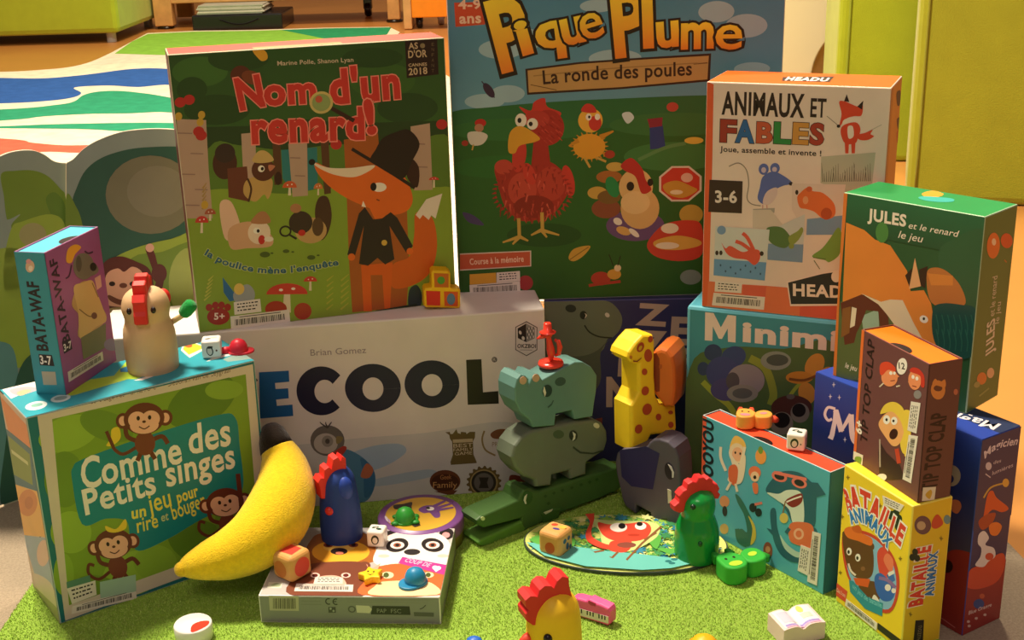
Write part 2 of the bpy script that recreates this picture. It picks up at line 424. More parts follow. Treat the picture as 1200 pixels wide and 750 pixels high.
me.polygons.add(nb); me.polygons.foreach_set('loop_start', np.arange(0, nb*3, 3, dtype='i')); me.polygons.foreach_set('loop_total', np.full(nb, 3, 'i'))
me.update(); at_ = me.attributes.new('col', 'FLOAT_COLOR', 'POINT'); at_.data.foreach_set('color', np.repeat(np.concatenate([cc, np.ones((nb, 1))], 1), 3, 0).astype('f').ravel())
me.materials.append(M_GRASS); o = bpy.data.objects.new('grass_pile', me); COL.objects.link(o); o.parent = root; o['kind'] = 'stuff'
# striped play rug beyond the boxes
RZ = .006
root = thing('play_rug', G(250, 90), 'big printed play rug with blue, green, white and red stripes on the floor', 'rug')
def gp(s, x0, y0, a, z=RZ): return [G(x0+p[0]/s, y0+p[1]/s, z) for p in a]
m = MB(); outl = gp(3.947, 0, 0, spline(pairs((-900, 335, -400, 328, 0, 332, 200, 322, 320, 310, 420, 285, 520, 240)), 4, False))+gp(3.947, 0, 0, pairs((680, 153, 900, 142, 1184, 138, 1500, 128, 1800, 124, 1850, 148, 1800, 200, 2700, 700, 2600, 1390, -900, 1390)))
m.prism(outl, (0, 0, -RZ), 'f2ead0', .001)
def layer(c, z, *a, sm=True):
    p = pairs(a); m.poly(gp(3.947, 0, 0, spline(p) if sm else p, RZ+.0002+z*.0002), c)
layer('8cc64a', 0, 530, 248, 610, 192, 684, 157, 900, 146, 1184, 142, 1420, 134, 1600, 180, 1900, 260, 1184, 258, 800, 256, sm=False)
layer('2f9a68', 1, 1300, 138, 1500, 131, 1810, 126, 1790, 160, 1650, 185, 1500, 178, sm=False)
layer('e4e2cc', 0, 520, 252, 1184, 260, 1184, 285, 600, 290, 420, 300, sm=False)
layer('3564b0', 1, -900, 350, -400, 352, 0, 360, 200, 362, 400, 345, 620, 318, 800, 320, 1100, 350, 1100, 420, 800, 392, 640, 402, 500, 395, 345, 404, 376, 430, 330, 452, 200, 468, 0, 478, -500, 490, -900, 500)
layer('35a078', 1, -900, 540, 0, 506, 250, 486, 340, 470, 385, 440, 450, 424, 540, 420, 640, 428, 780, 450, 1100, 520, 1100, 560, 790, 520, 600, 524, 400, 527, 200, 538, 0, 558, -900, 610)
layer('35a078', 1, -300, 590, 0, 584, 300, 573, 780, 568, 1100, 590, 1000, 620, 780, 604, 560, 606, 350, 596)
layer('ee6a52', 1, -900, 600, 0, 640, 150, 660, 300, 672, 480, 672, 470, 700, 350, 706, 200, 702, 0, 722, -900, 760)
layer('35a078', 1, -900, 830, 0, 800, 500, 820, 1200, 800, 1200, 880, 0, 900, -900, 900)
m.build('rug', M_RUG, root)
# green pouf, top left
P = Plane(G(120, 40, .036), 0.0); zb = .036; x1 = G(140, 39, zb); x1 = Vector((x1.x, x1.y, zb))
root = thing('green_ottoman', x1+Vector((-.4, .3, -zb)), 'lime green padded ottoman on short steel legs, far left', 'ottoman')
m = MB(); m.box((x1.x-.95, x1.y, zb), (x1.x, x1.y+.65, .44), 'b4c832', .02); m.build('seat', M_CLOTH, root)
for dx, dy in ((-.05, .06), (-.9, .06), (-.05, .59), (-.9, .59)):
    m = MB(); m.lathe([(.018, 0), (.018, zb+.01)], (x1.x+dx, x1.y+dy, 0), 'c8c4b8', 20); m.build('leg', M_METAL, root)
# wooden low shelf on legs and castors
q0 = G(197, 34); q1 = G(478, 29); zt = PJ(q0)[1]; y0 = q0.y; hz = .52-(q0.y-.0)*math.tan(PITCH-math.atan((375-8)/FPX)) ; hz = max(hz, .1)
root = thing('wooden_shelf', q0+Vector((.5, .2, 0)), 'low open wooden shelf unit on legs and castors, at the far back', 'shelf')
W_ = 'd8a868'
xL, xR = q0.x-.05, G(478, 30).x*q0.y/G(478, 30).y-.03
m = MB(); m.box((xL, y0, hz), (xR, y0+.4, hz+.03), W_, .004); m.build('board', M_RAW, root)
for x, w in ((xL, .075), (xR-.05, .05)):
    m = MB(); m.box((x, y0-.01, .012), (x+w, y0+.05, .46), W_, .004); m.build('leg', M_RAW, root)
    m = MB(); m.lathe([(0, 0), (.034, 0), (.034, .008), (.02, .014), (0, .014)], (x+w/2, y0+.02, 0), '241a14', 24); m.build('foot', M_PLAS, root)
m = MB(); m.box((xL, y0+.37, .012), (xL+.07, y0+.41, .46), W_, .004); m.build('leg', M_RAW, root)
cx = G(432, 19).x*(y0+.3)/G(432, 19).y; zw = .032
ca = MB(); ca.lathe([(.008, -.014), (.028, -.014), (.032, -.008), (.032, .008), (.028, .014), (.008, .014)], (cx, y0+.3, zw), '1c1a1a', 28, Matrix.Rotation(math.pi/2, 3, 'Y')); ca.box((cx-.018, y0+.28, zw), (cx+.018, y0+.32, hz), '2a2624', .003); ca.build('castor', M_PLAS, root)
# black tray with papers
t0 = G(226, 37); t1 = G(333, 33)
root = thing('black_tray', Vector(((t0.x+t1.x)/2, t0.y+.15, 0)), 'black plastic tray holding a flat stack of papers, under the wooden shelf', 'tray')
m = MB(); m.box((t0.x, t0.y, 0), (t1.x, t0.y+.3, .062), '1f1f20', .006); m.build('tray', M_PLAS, root)
m = MB(); yy = t0.y-.001
m.tube([(t0.x+.11+.16*i/12, yy, .045-.022*math.sin(math.pi*i/12)) for i in range(13)], .0035, '0f0f10', 8); m.build('handle', M_FELT, root)
m = MB(); mx = t1.x-t0.x
for i in range(6): m.box((t0.x+.02+.004*(i % 3), t0.y+.012-.003*(i % 2), .0632+i*.006), (t0.x+mx*.78+.005*((i*2) % 3), t0.y+.24, .0687+i*.006), ('cfd0c4', 'e2e0d4', 'b8bcb0')[i % 3], .0008)
o = m.build('paper_stack', M_CARD); tag(o, 'flat stack of pale papers lying on the black tray', 'papers')
# trolley with orange panel
b0 = G(482, 35); zz = .075
root = thing('orange_trolley', Vector((b0.x+.08, b0.y+.15, 0)), 'wooden trolley with a bright orange front and black castors, far back', 'trolley')
p0 = Vector((b0.x, b0.y, 0)); k_ = pxm(p0)
m = MB(); m.box((p0.x+.005, p0.y, zz-.03), (p0.x+.24, p0.y+.02, .42), 'ff9a1e', .004); m.build('panel', M_CARD, root)
m = MB(); m.box((p0.x-.028, p0.y, .002), (p0.x+.004, p0.y+.3, .45), 'dcae70', .004); m.build('panel', M_RAW, root)
for dx, dy, c_ in ((.03, .06, '1c1a1a'), (.11, .16, 'b0a8a4'), (.2, .06, '1c1a1a')):
    m = MB(); m.lathe([(.006, -.012), (.02, -.012), (.024, -.007), (.024, .007), (.02, .012), (.006, .012)], (p0.x+dx, p0.y+dy, .024), c_, 24, Matrix.Rotation(math.pi/2, 3, 'Y')); m.box((p0.x+dx-.014, p0.y+dy-.012, .024), (p0.x+dx+.014, p0.y+dy+.012, zz-.028), '2a2624', .002); m.build('castor', M_PLAS, root)
# cream moulded chair
P = Plane((0.55, 2.75, 0), 0.0); root = thing('cream_chair', (P.at(950, 60).x, 2.85, 0), 'cream moulded chair with an arched side, behind the central boxes', 'chair')
z0_ = lambda px: (lambda q: Vector((q.x, q.y, 0)))(P.at(px, 100))
arch = [P.at(*q) for q in spline(pairs((1010, 22, 995, 28, 975, 42, 960, 62, 952, 85, 948, 120)), 5, False)]
base = P.at(946, 120); m = MB()
fr = [Vector((P.at(890, 0).x, 2.75, .62)), Vector((P.at(1005, 0).x, 2.75, .62))]+arch+[Vector((base.x-.003, 2.75, 0)), Vector((P.at(890, 0).x, 2.75, 0))]
m.prism(fr, (0, .34, 0), 'e8e0b8', .02, 4); m.build('shell', M_PLAS, root)
m = MB(); m.box((base.x-.02, 2.80, 0), (base.x+.16, 2.84, .5), 'e4c48c', .01); m.build('inner_panel', M_PLAS, root)
# two lime upholstered blocks, right
c1 = G(974, 190); c2 = G(1060, 237)
root = thing('foam_block', c1+Vector((.2, .2, 0)), 'lime green upholstered block, the farther one partly behind the other', 'pouf', group=None)
m = MB(); Mx = Matrix.Translation(c1) @ Matrix.Rotation(-.13, 4, 'Z'); m.box((0, 0, 0), (.27, .22, .62), 'a4b424', .012, Mx, 3); m.build('cover', M_CLOTH, root)
m = MB(); m.tube([Mx @ Vector((.02, -.0006, .01+.6*i/8)) for i in range(9)], .0022, '8a9a20', 8); m.build('seam', M_CLOTH, root)
root = thing('foam_block', c2+Vector((.15, .2, 0)), 'lime green upholstered block standing nearest, at the right behind the green box', 'pouf')
yw = -.30; Mx = Matrix.Translation(c2) @ Matrix.Rotation(yw, 4, 'Z')
m = MB(); m.box((0, 0, 0), (.235, .26, .62), '9ca226', .014, Mx, 3); m.build('cover', M_CLOTH, root)
m = MB(); m.tube([Mx @ Vector((.016, -.0006, .01+.6*i/8)) for i in range(9)], .0022, '84861e', 8); m.build('seam', M_CLOTH, root)
def _capheight():
    return max(v[1] for v in glyphs('H', 0)[0])
CAPH = _capheight()

# ---- white box with heavy round letters (lower back row, left)
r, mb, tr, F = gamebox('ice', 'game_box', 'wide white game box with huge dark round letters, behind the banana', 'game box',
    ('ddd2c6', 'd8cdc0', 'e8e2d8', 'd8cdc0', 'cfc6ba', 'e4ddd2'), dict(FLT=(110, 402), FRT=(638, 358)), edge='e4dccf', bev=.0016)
f = F['front'].z(290, 350, 3)
f.Q('c9c4bc', 40, 560, 300, 500, 620, 470, 900, 430, 1050, 500, 1050, 760, 500, 800, 40, 800)
f.Q('9fb4c4', 330, 560, 420, 520, 520, 510, 545, 540, 470, 590, 380, 610); f.Q('a8b6bd', 420, 640, 620, 600, 640, 625, 450, 660)
f.T('9a8b8c', 'Brian Gomez', 22, 208, 202, 404, 190, off=.004)
for t in ('I', 'C'):
    pass
f.P('1d5f98', 28, 262, 132, 255, 134, 294, 84, 299, 86, 320, 130, 317, 132, 352, 88, 357, 91, 379, 145, 374, 148, 414, 32, 424)
def ringpoly(f, c, cx, cy, ro, ri, a0=0, a1=360, n=44):
    P = []; 
    for i in range(n+1):
        t = math.radians(a0+(a1-a0)*i/n); P.append((cx+ro[0]*math.cos(t), cy-ro[1]*math.sin(t)))
    Q = []
    for i in range(n+1):
        t = math.radians(a0+(a1-a0)*i/n); Q.append((cx+ri[2]+ri[0]*math.cos(t), cy+ri[3]-ri[1]*math.sin(t)))
    f.raw(c, [f.uv(*q) for q in P+Q[::-1]])
INK = '1b1b36'
ringpoly(f, INK, -40, 345, (84, 86), (36, 40, 8, 2), 40, 318)
f.P(INK, -190, 275, -135, 272, -130, 435, -186, 440)
ringpoly(f, INK, 246, 325, (87, 86), (36, 41, 12, 2), 40, 318)
ringpoly(f, INK, 428, 313, (99, 85), (37, 40, 0, 3), 0, 359.9); ringpoly(f, INK, 638, 298, (98, 85), (37, 39, 0, 3), 0, 359.9)
f.P('26241c', 760, 210, 815, 207, 821, 325, 876, 320, 878, 365, 766, 370); f.E('6a5f5c', 862, 208, 10, 10); f.T('c8bdb4', 'R', 11, 857, 214, 867, 213)
# publisher's hexagonal die logo
f.z(590, 365, 12.5)
f.P('5a5148', 325, 100, 490, 190, 488, 530, 325, 622, 155, 530, 155, 190); f.P('d8cdc0', 325, 118, 478, 198, 476, 522, 325, 608, 167, 522, 167, 198)
f.P('2a221c', 320, 135, 322, 415, 195, 355, 190, 210); f.P('8d8a80', 322, 135, 450, 205, 450, 355, 322, 415)
f.E('d8cdc0', 230, 272, 20, 30, -20); f.E('d8cdc0', 275, 355, 22, 30, -20)
for i in range(5):
    for j in range(4): f.E('cfc9bd' if (i+j) % 2 else '5f5f58', 340+i*22, 205+j*45-(i-2)*4, 11, 16)
f.T('3a3028', 'OKZBOI', 55, 185, 500, 465, 498, off=.03); f.L('7a7066', 8, 225, 530, 415, 530)
f.z(290, 350, 3)
# penguin
f.Q('4f7f9a', 285, 580, 320, 530, 380, 550, 430, 600, 435, 660, 400, 715, 320, 700); f.Q('3a6a8c', 385, 560, 430, 600, 432, 670, 400, 700, 395, 620)
f.Q('b96a4a', 385, 625, 405, 580, 430, 600, 415, 630); f.E('6f675e', 268, 500, 60, 54); f.E('b9aea0', 262, 510, 42, 36); f.E('8f867a', 268, 502, 20, 20); f.E('4a443d', 268, 502, 8, 9)
f.Q('8a7a4a', 300, 485, 322, 488, 315, 505, 300, 510); f.Q('b03a2e', 270, 560, 320, 520, 335, 530, 300, 570)
for k in (-22, -6, 10): f.L('4a443d', (6, 2), 268, 455, 268+k, 440, 270+k*1.3, 434)
# award seals
f.z(500, 500, 7.5)
OL = '6b5a30'
f.P(OL, 175, 70, 140, 45, 180, 42, 185, 60, 205, 60, 240, 15, 250, 50, 275, 60, 280, 40, 325, 45, 330, 60, 360, 40, 408, 40, 405, 90, 388, 125, 392, 240, 422, 310, 420, 318, 190, 335, 185, 310, 207, 245, 200, 130, 180, 100)
f.P('c0ae88', 205, 110, 385, 100, 385, 130, 210, 140)
f.T('d8c8a4', 'BEST', 32, 212, 182, 385, 172); f.T('d8c8a4', 'FAMILY', 26, 212, 216, 388, 206); f.T('d8c8a4', 'GAME', 26, 225, 250, 380, 240)
f.L('8f7a4c', 16, 490, 30, 470, 110, 500, 200, 590, 250); f.Q('7a4d30', 545, 60, 600, 20, 680, 15, 745, 50, 700, 95, 580, 100); f.T('8f7a4c', 'PRIX', 40, 560, 170, 660, 165)
f.E('6a3a26', 138, 480, 138, 100); f.E('4a2418', 138, 490, 125, 75); f.T('c08050', 'Geek', 40, 95, 465, 195, 460); f.T('d09a60', 'Family', 52, 30, 540, 245, 535); f.P('6a3a26', 40, 570, 250, 560, 200, 610)
sc = []
for i in range(72):
    t = 2*math.pi*i/72; q = 1.0 if (i//2) % 2 else .88; sc += [487+158*q*math.cos(t), 492+150*q*math.sin(t)]
f.P('6a5630', *sc); f.E('a8905c', 487, 492, 125, 118); f.E('332b26', 485, 490, 112, 104); f.E('6a625c', 485, 490, 88, 84); f.P('332b26', 440, 445, 530, 445, 515, 490, 530, 540, 440, 540, 455, 490)
f.Q('7a3326', 720, 430, 800, 430, 860, 470, 880, 520, 730, 530)
finish(r, mb, tr)

# ---- dark navy box behind the wooden animals
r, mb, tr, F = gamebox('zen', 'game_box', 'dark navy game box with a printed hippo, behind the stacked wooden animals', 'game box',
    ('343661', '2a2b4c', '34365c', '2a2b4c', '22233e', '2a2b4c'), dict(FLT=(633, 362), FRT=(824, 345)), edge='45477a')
f = F['front'].z(620, 340, 5.357)
f.Q('6f775f', 60, 80, 200, 78, 330, 88, 470, 95, 545, 170, 545, 250, 500, 310, 460, 330, 430, 400, 330, 440, 60, 450)
f.Q('565d4c', 420, 420, 470, 330, 400, 400, 300, 440, 100, 460, 60, 600, 300, 700, 420, 600)
f.E('33362c', 232, 152, 33, 24); f.E('26281f', 310, 188, 22, 26); f.Q('d8cfb8', 318, 175, 332, 188, 318, 210, 324, 190); f.E('d8cfb8', 458, 178, 16, 13, 40)
f.L('26281f', 9, 318, 250, 350, 290, 410, 315, 490, 318)
for a in (('Z', 125, 636, 222, 845, 222), ('E', 160, 862, 332, 1000, 330), ('Z', 160, 660, 430, 830, 430), ('E', 150, 850, 520, 980, 520), ('I', 165, 530, 545, 590, 545), ('N', 165, 462, 735, 620, 730), ('T', 150, 660, 720, 790, 716)):
    f.T('bfa893', a[0], a[1], *a[2:], off=.045)
f.P('bfa893', 490, 378, 525, 378, 520, 418, 490, 418)
f.P('8a4a3a', 390, 820, 440, 810, 440, 860, 395, 870)
finish(r, mb, tr)

# ---- teal box under the orange-topped box
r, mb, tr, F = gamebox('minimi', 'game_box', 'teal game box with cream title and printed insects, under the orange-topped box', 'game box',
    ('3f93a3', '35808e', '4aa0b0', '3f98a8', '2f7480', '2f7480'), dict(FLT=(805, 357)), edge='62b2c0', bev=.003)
f = F['front'].z(790, 330, 3.259)
f.fill('4a6a5c', 0, .36, 1, 1); f.Q('4f6a3c', 60, 330, 200, 250, 420, 255, 620, 250, 640, 700, 60, 760)
f.L('98a83a', 22, 110, 380, 160, 430, 210, 470, 240, 520); f.L('8a9a3a', 30, 290, 290, 350, 330, 380, 420, 370, 470); f.L('98a83a', 14, 440, 440, 470, 400, 500, 380)
f.E('2c3a66', 150, 268, 34, 32); f.E('33427a', 228, 285, 48, 40, -20); f.E('2c3a66', 112, 330, 22, 26); f.E('3a3f7c', 185, 345, 62, 62); f.E('45407a', 200, 410, 60, 44)
f.E('8f8a90', 275, 375, 72, 62); f.E('4f4a56', 225, 378, 26, 34); f.E('8a8a84', 262, 425, 60, 34); f.E('5d5f60', 262, 425, 38, 20)
f.E('8a9488', 390, 300, 58, 36); f.E('4a5450', 396, 298, 42, 22)
f.E('d0903a', 538, 318, 34, 48, 30); f.E('c8862f', 480, 365, 52, 24); f.E('d0903a', 508, 425, 32, 42, -15); f.E('d0903a', 590, 370, 38, 46); f.L('7a4a20', 10, 440, 370, 500, 375, 560, 350)
f.E('54302a', 450, 480, 78, 48); f.E('8a7f72', 412, 540, 44, 44); f.E('221c1c', 412, 528, 32, 30); f.E('8a7f72', 482, 500, 36, 38); f.E('221c1c', 478, 490, 26, 26); f.E('6a625a', 446, 438, 16, 10)
f.P('ecd9cc', 118, 221, 120, 113, 152, 117, 180, 172, 206, 124, 238, 128, 236, 230, 207, 227, 206, 176, 184, 216, 172, 215, 149, 168, 147, 223); f.T('ecd9cc', 'inimi', 72, 262, 223, 632, 262, off=.045); f.T('ecd9cc', 'ni', 72, 655, 264, 780, 278, off=.045)
finish(r, mb, tr)

# ---- fox box
r, mb, tr, F = gamebox('nom', 'game_box', 'game box showing a fox in a black hat, standing on the white box', 'game box',
    ('3a5a2c', '6a4438', 'c43e32', '7a5048', '5a3a30', 'd8c8a0'), dict(FLT=(195, 63.6), FRT=(523.5, 45.6), BLT=(187.5, 54), BRT=(508, 37), FLB=(240, 387), FRB=(538, 355)), edge='d8d0a8')
t = F['top']; t.fill('d88a58', .3, .75, .62, .98)
l = F['left']; l.fill('8a6a62', .1, 0, .9, .33); l.fill('6a2f26', .1, .33, .9, .8)
f = F['front'].z(180, 30, 3.333)
f.fill('2f5226', 0, 0, 1, .42, c2='3a6428')
for (a, b, c_, d_, e) in ((180, 180, 110, 60, '3f6a2c'), (330, 130, 120, 50, '2a4a20'), (600, 110, 160, 40, '2f5626'), (900, 220, 130, 70, '3a6228'), (1000, 330, 120, 60, '2a4a22'), (250, 330, 130, 60, '2a4a20'), (560, 420, 220, 50, '254420'), (860, 130, 120, 40, '284a20'), (150, 250, 60, 50, '2a4a20')): f.E(e, a, b, c_, d_)
f.P('2a4420', 80, 400, 1165, 380, 1170, 700, 90, 700)
f.Q('5a7a2c', 220, 480, 340, 470, 520, 490, 720, 470, 980, 470, 1170, 450, 1180, 760, 100, 800)
f.Q('86a034', 90, 720, 200, 650, 330, 640, 520, 660, 700, 640, 900, 660, 1100, 640, 1200, 690, 1230, 1100, 200, 1220, 120, 900)
BI = 'b89a82'
f.P('2f7a78', 505, 490, 645, 480, 650, 640, 560, 660, 512, 600)
f.P(BI, 92, 365, 208, 370, 222, 560, 242, 752, 125, 752); f.P(BI, 347, 425, 402, 420, 412, 640, 362, 645); f.P(BI, 532, 465, 606, 458, 612, 668, 552, 672); f.P(BI, 1012, 402, 1088, 390, 1100, 650, 1028, 652)
for (x, y, w) in ((95, 420, 60), (150, 500, 50), (110, 580, 60), (170, 640, 50), (130, 700, 60), (540, 520, 40), (560, 590, 40), (1030, 470, 40), (1040, 560, 40)): f.L('96796a', 5, x, y, x+w, y+2)
f.P('5a3a22', 470, 460, 500, 458, 512, 622, 480, 626); f.P('5a3a22', 658, 450, 690, 448, 702, 660, 676, 664)
f.P('a85a24', 750, 452, 884, 428, 895, 560, 960, 600, 1000, 730, 1010, 960, 1000, 1100, 790, 1118, 775, 920, 765, 700)
f.E('4a2a1c', 285, 540, 48, 62); f.P('6a3826', 295, 560, 372, 552, 385, 690, 302, 672); f.E('3a2a22', 285, 500, 40, 38)
f.Q('c09a58', 368, 610, 420, 590, 468, 600, 472, 640, 456, 680, 440, 662, 405, 690, 362, 660); f.E('5a3020', 436, 566, 46, 44); f.Q('c8a864', 392, 532, 408, 500, 430, 490, 455, 500, 476, 530, 430, 540)
f.E('efe4d0', 428, 562, 13, 13); f.E('221510', 432, 562, 6, 7); f.Q('c07858', 456, 548, 482, 552, 462, 572); f.L('4a2c1c', 8, 375, 600, 390, 640, 380, 690)
f.E('3a1f14', 495, 600, 14, 26)
# fox
f.Q('3a2018', 1000, 520, 1045, 560, 1040, 640, 1000, 600)
f.Q('e06a24', 640, 540, 700, 562, 800, 562, 872, 553, 935, 572, 990, 600, 1022, 680, 1000, 730, 930, 746, 850, 718, 762, 678, 690, 628, 645, 575)
f.P('e06a24', 925, 578, 990, 540, 975, 610); f.P('8a3a20', 945, 578, 982, 552, 970, 596)
f.Q('e6d2b4', 628, 538, 690, 560, 780, 562, 870, 552, 850, 575, 790, 598, 715, 588, 655, 562); f.E('1c1410', 626, 538, 13, 12)
f.E('efe6d4', 890, 638, 29, 18); f.E('1c1410', 868, 636, 12, 16); f.L('7a3418', 5, 880, 685, 892, 690); f.P('efe0cc', 828, 690, 840, 715, 822, 712)
f.Q('2a1f18', 856, 535, 876, 490, 902, 448, 950, 425, 1005, 415, 1048, 470, 1018, 540, 985, 604, 920, 572); f.L('2a1f18', 13, 782, 488, 860, 535, 950, 590, 1030, 642, sm=False)
f.z(180, 200, 3.333)
f.Q('d0601f', 1035, 172, 1098, 190, 1118, 300, 1092, 400, 1025, 450, 945, 458, 945, 372, 1010, 340, 1028, 260); f.P('e6d8c4', 1034, 180, 1075, 120, 1138, 98, 1112, 195, 1095, 182, 1085, 200, 1062, 180, 1050, 196)
f.P('e06a24', 852, 150, 935, 165, 905, 190, 880, 206); f.P('d8601f', 822, 372, 945, 362, 936, 548, 915, 548, 905, 410, 860, 410, 866, 548, 834, 548)
f.P('2e2420', 835, 148, 812, 172, 768, 330, 795, 346, 832, 220, 814, 366, 850, 374, 886, 344, 916, 370, 952, 350, 932, 222, 998, 326, 1024, 300, 962, 190, 936, 168, 904, 192, 868, 196); f.E('d8b04a', 912, 286, 11, 11); f.E('e06a24', 785, 340, 14, 14); f.E('e06a24', 1012, 320, 13, 13)
# white hen, grey hen, footprints, mushrooms
f.Q('e0b898', 268, 132, 312, 122, 350, 215, 335, 262, 290, 262); f.Q('d0a078', 308, 225, 395, 200, 470, 250, 470, 295, 380, 302, 315, 302); f.E('e6cdb0', 424, 242, 44, 45); f.Q('b07a50', 392, 205, 420, 165, 450, 165, 466, 205); f.E('efe6d4', 415, 235, 14, 12); f.E('221510', 420, 236, 6, 7); f.E('c02a24', 434, 270, 13, 18); f.E('e6d8c4', 462, 268, 18, 10)
f.Q('4a3020', 640, 170, 655, 110, 690, 110, 706, 180, 690, 250, 660, 270); f.E('c09a60', 625, 236, 62, 50); f.E('5a4028', 652, 222, 22, 36); f.E('3c2c22', 585, 205, 46, 44); f.E('b07a50', 565, 150, 22, 18); f.E('c02a24', 590, 245, 14, 12); ringpoly(f, '2a221c', 526, 238, (24, 22), (17, 15, 0, 0), 0, 359.9); f.L('2a221c', 8, 542, 252, 570, 268)
for x, y, w in ((448, 327, 20), (530, 315, 13), (628, 340, 16), (475, 322, 6), (556, 318, 6), (655, 332, 6)): f.E('4a5c22', x, y, w, w*.55)
def mush(x, y, w, h, c='c83a30', st=40): f.P('e0cfae', x-w*.15, y, x+w*.15, y, x+w*.2, y+st, x-w*.2, y+st); f.raw(c, [f.uv(x+w*math.cos(math.pi*i/12), y-h*math.sin(math.pi*i/12)) for i in range(13)]); f.E('efe0cc', x-w*.3, y-h*.4, w*.1, h*.12); f.E('efe0cc', x+w*.3, y-h*.5, w*.1, h*.12)
f.z(180, 200, 3.333)
mush(200, 202, 26, 26); mush(232, 170, 22, 22, 'a8543a', 25); mush(536, 480, 80, 42, 'c83a30', 70); mush(626, 432, 26, 20, 'c83a30', 35); mush(540, 70, 28, 26, 'd0582e', 30); mush(652, 75, 18, 22, 'd0783a', 25); mush(1105, 45, 20, 12, 'c83a30', 30); f.E('a83226', 494, 535, 42, 30); f.E('a83a28', 598, 545, 34, 32)
f.P('2f6a98', 285, 412, 330, 470, 345, 500, 315, 505, 290, 470); f.Q('9aa0a0', 330, 470, 380, 440, 410, 470, 400, 510, 340, 510); f.E('e0c060', 350, 458, 20, 22)
for k in range(6): f.L('b8b44a', (7, 2), 215+k*3, 500-k*15, 240+k*2, 480-k*15); f.L('a8a83e', (7, 3), 745, 540-k*22, 775, 515-k*22); f.L('a8a83e', (7, 3), 690, 540-k*22, 715, 520-k*22); f.L('a88a50', (8, 3), 200, 150-k*16, 215, 128-k*16)
f.E('a03228', 272, 562, 44, 32); 
for k in range(4): f.E('a03228', 235+k*24, 527-(k in (1, 2))*8, 13, 14)
f.T('f0d8c4', '5+', 24, 255, 573, 296, 573, off=.03)
f.T('2c5f78', "la poulice mène l'enquête", 24, 212, 325, 300, 368, 430, 396, 560, 396, 735, 370, off=.03, out='b8c070', ow=.06)
f.Q('2a3a3c', 1010, 470, 1040, 450, 1060, 490, 1050, 540, 1010, 540); f.P('22301f', 880, 545, 1040, 520, 1045, 535, 890, 556)
# title, badges
f.z(180, 30, 3.333)
f.E('5a2f1e', 340, 195, 40, 38); f.E('7a4026', 385, 205, 42, 26, 20); f.Q('d8a030', 385, 95, 415, 90, 440, 105, 445, 130, 425, 140, 405, 125)
for x, y in ((105, 300), (140, 290), (180, 415), (190, 430), (1135, 395), (720, 470)): f.E('b8302a', x, y, 22, 20)
for x, y in ((100, 355), (190, 350), (185, 378), (210, 700)): f.E('c8a03a', x, y, 14, 16)
f.T('cbb89a', 'Marine Polle, Shanon Lyan', 17, 485, 158, 785, 145, off=.012)
RD, PK = 'c8382e', 'f08a78'
f.T(RD, 'N', 118, 340, 330, 440, 312, off=.038, out=PK, ow=.028); f.T(RD, 'om', 104, 436, 312, 642, 302, off=.038, out=PK, ow=.028)
f.T(RD, "d'un", 126, 698, 309, 972, 286, off=.038, out=PK, ow=.026); f.T(RD, 'renard', 118, 390, 460, 832, 446, off=.038, out=PK, ow=.028); f.T(RD, '!', 125, 842, 428, 880, 422, off=.038, out=PK, ow=.028)
ringpoly(f, 'c8b46a', 660, 305, (46, 44), (36, 34, 0, 0), 0, 359.9); f.E('8fa060', 660, 305, 36, 34); f.E('c05a40', 650, 292, 14, 14); f.L('3a2418', 16, 700, 328, 790, 378)
f.P('2a1c14', 988, 62, 1116, 55, 1122, 198, 996, 212)
for tx, h, *q in (('AS', 24, 1003, 97, 1040, 95), ('D\'OR', 28, 1002, 132, 1076, 128), ('CANNES', 12, 1003, 167, 1076, 163), ('2018', 26, 1004, 200, 1078, 195)): f.T('c8b08a', tx, h, *q, off=.02)
f.E('8a7a5a', 1058, 84, 10, 10)
for k, ch in enumerate('ENFANT'): f.T('6a5a42', ch, 13, 1094, 85+k*21, 1104, 85+k*21)
f.z(180, 200, 3.333)
f.sticker(r, 318, 562, 545, 538, 550, 585, 322, 610, seed=3); f.sticker(r, 330, 508, 432, 496, 438, 545, 334, 556, bars=False, lines=3, seed=4, name='library_sticker')
finish(r, mb, tr)

# ---- hens box
r, mb, tr, F = gamebox('pique', 'game_box', 'tall square game box with cartoon hens and a yellow title, at the centre back', 'game box',
    ('2c5f28', '3a6a80', '4a86a0', 'efe8d8', '3a6a80', 'e8e0d0'), dict(FLT=(522, -45), FRT=(917.5, -45), FLB=(536, 355), FRB=(906, 342)), edge='c8d0c0', bev=.0008)
f = F['front'].z(510, 0, 2.927)
f.fill('4a86a4', 0, 0, 1, .46, c2='6a9cac')
CL = '9dbcc4'
for x, y, a, b in ((230, 150, 80, 34), (310, 120, 60, 40), (170, 330, 70, 26), (250, 305, 60, 30), (620, 190, 90, 30), (1060, 90, 70, 40), (960, 40, 60, 36), (1080, 235, 60, 22), (560, 10, 60, 22)): f.E(CL, x, y, a, b)
f.Q('2f6a38', 40, 375, 200, 350, 420, 335, 640, 328, 930, 322, 1180, 330, 1180, 480, 40, 500)
f.fill('2f6428', 0, .47, 1, 1, c2='2c5c20')
f.z(510, 0, 2.927)
for x, y, a, b, c_ in ((300, 430, 260, 40, '357035'), (820, 420, 220, 40, '3a7238'), (820, 530, 170, 50, '3f7a3c'), (230, 560, 180, 40, '2f6a2a')): f.E(c_, x, y, a, b)
f.P('c8502f', 66, -14, 173, -14, 173, 64, 70, 70); f.T('ecc8a8', '4-9', 30, 80, 8, 160, 8, off=.03); f.T('ecc8a8', 'ans', 34, 84, 58, 160, 57, off=.03)
f.P('3a2414', 312, 220, 500, 200, 700, 190, 944, 180, 940, 275, 640, 296, 318, 310); f.P('c0985a', 320, 226, 500, 207, 700, 197, 936, 188, 932, 268, 640, 289, 324, 302)
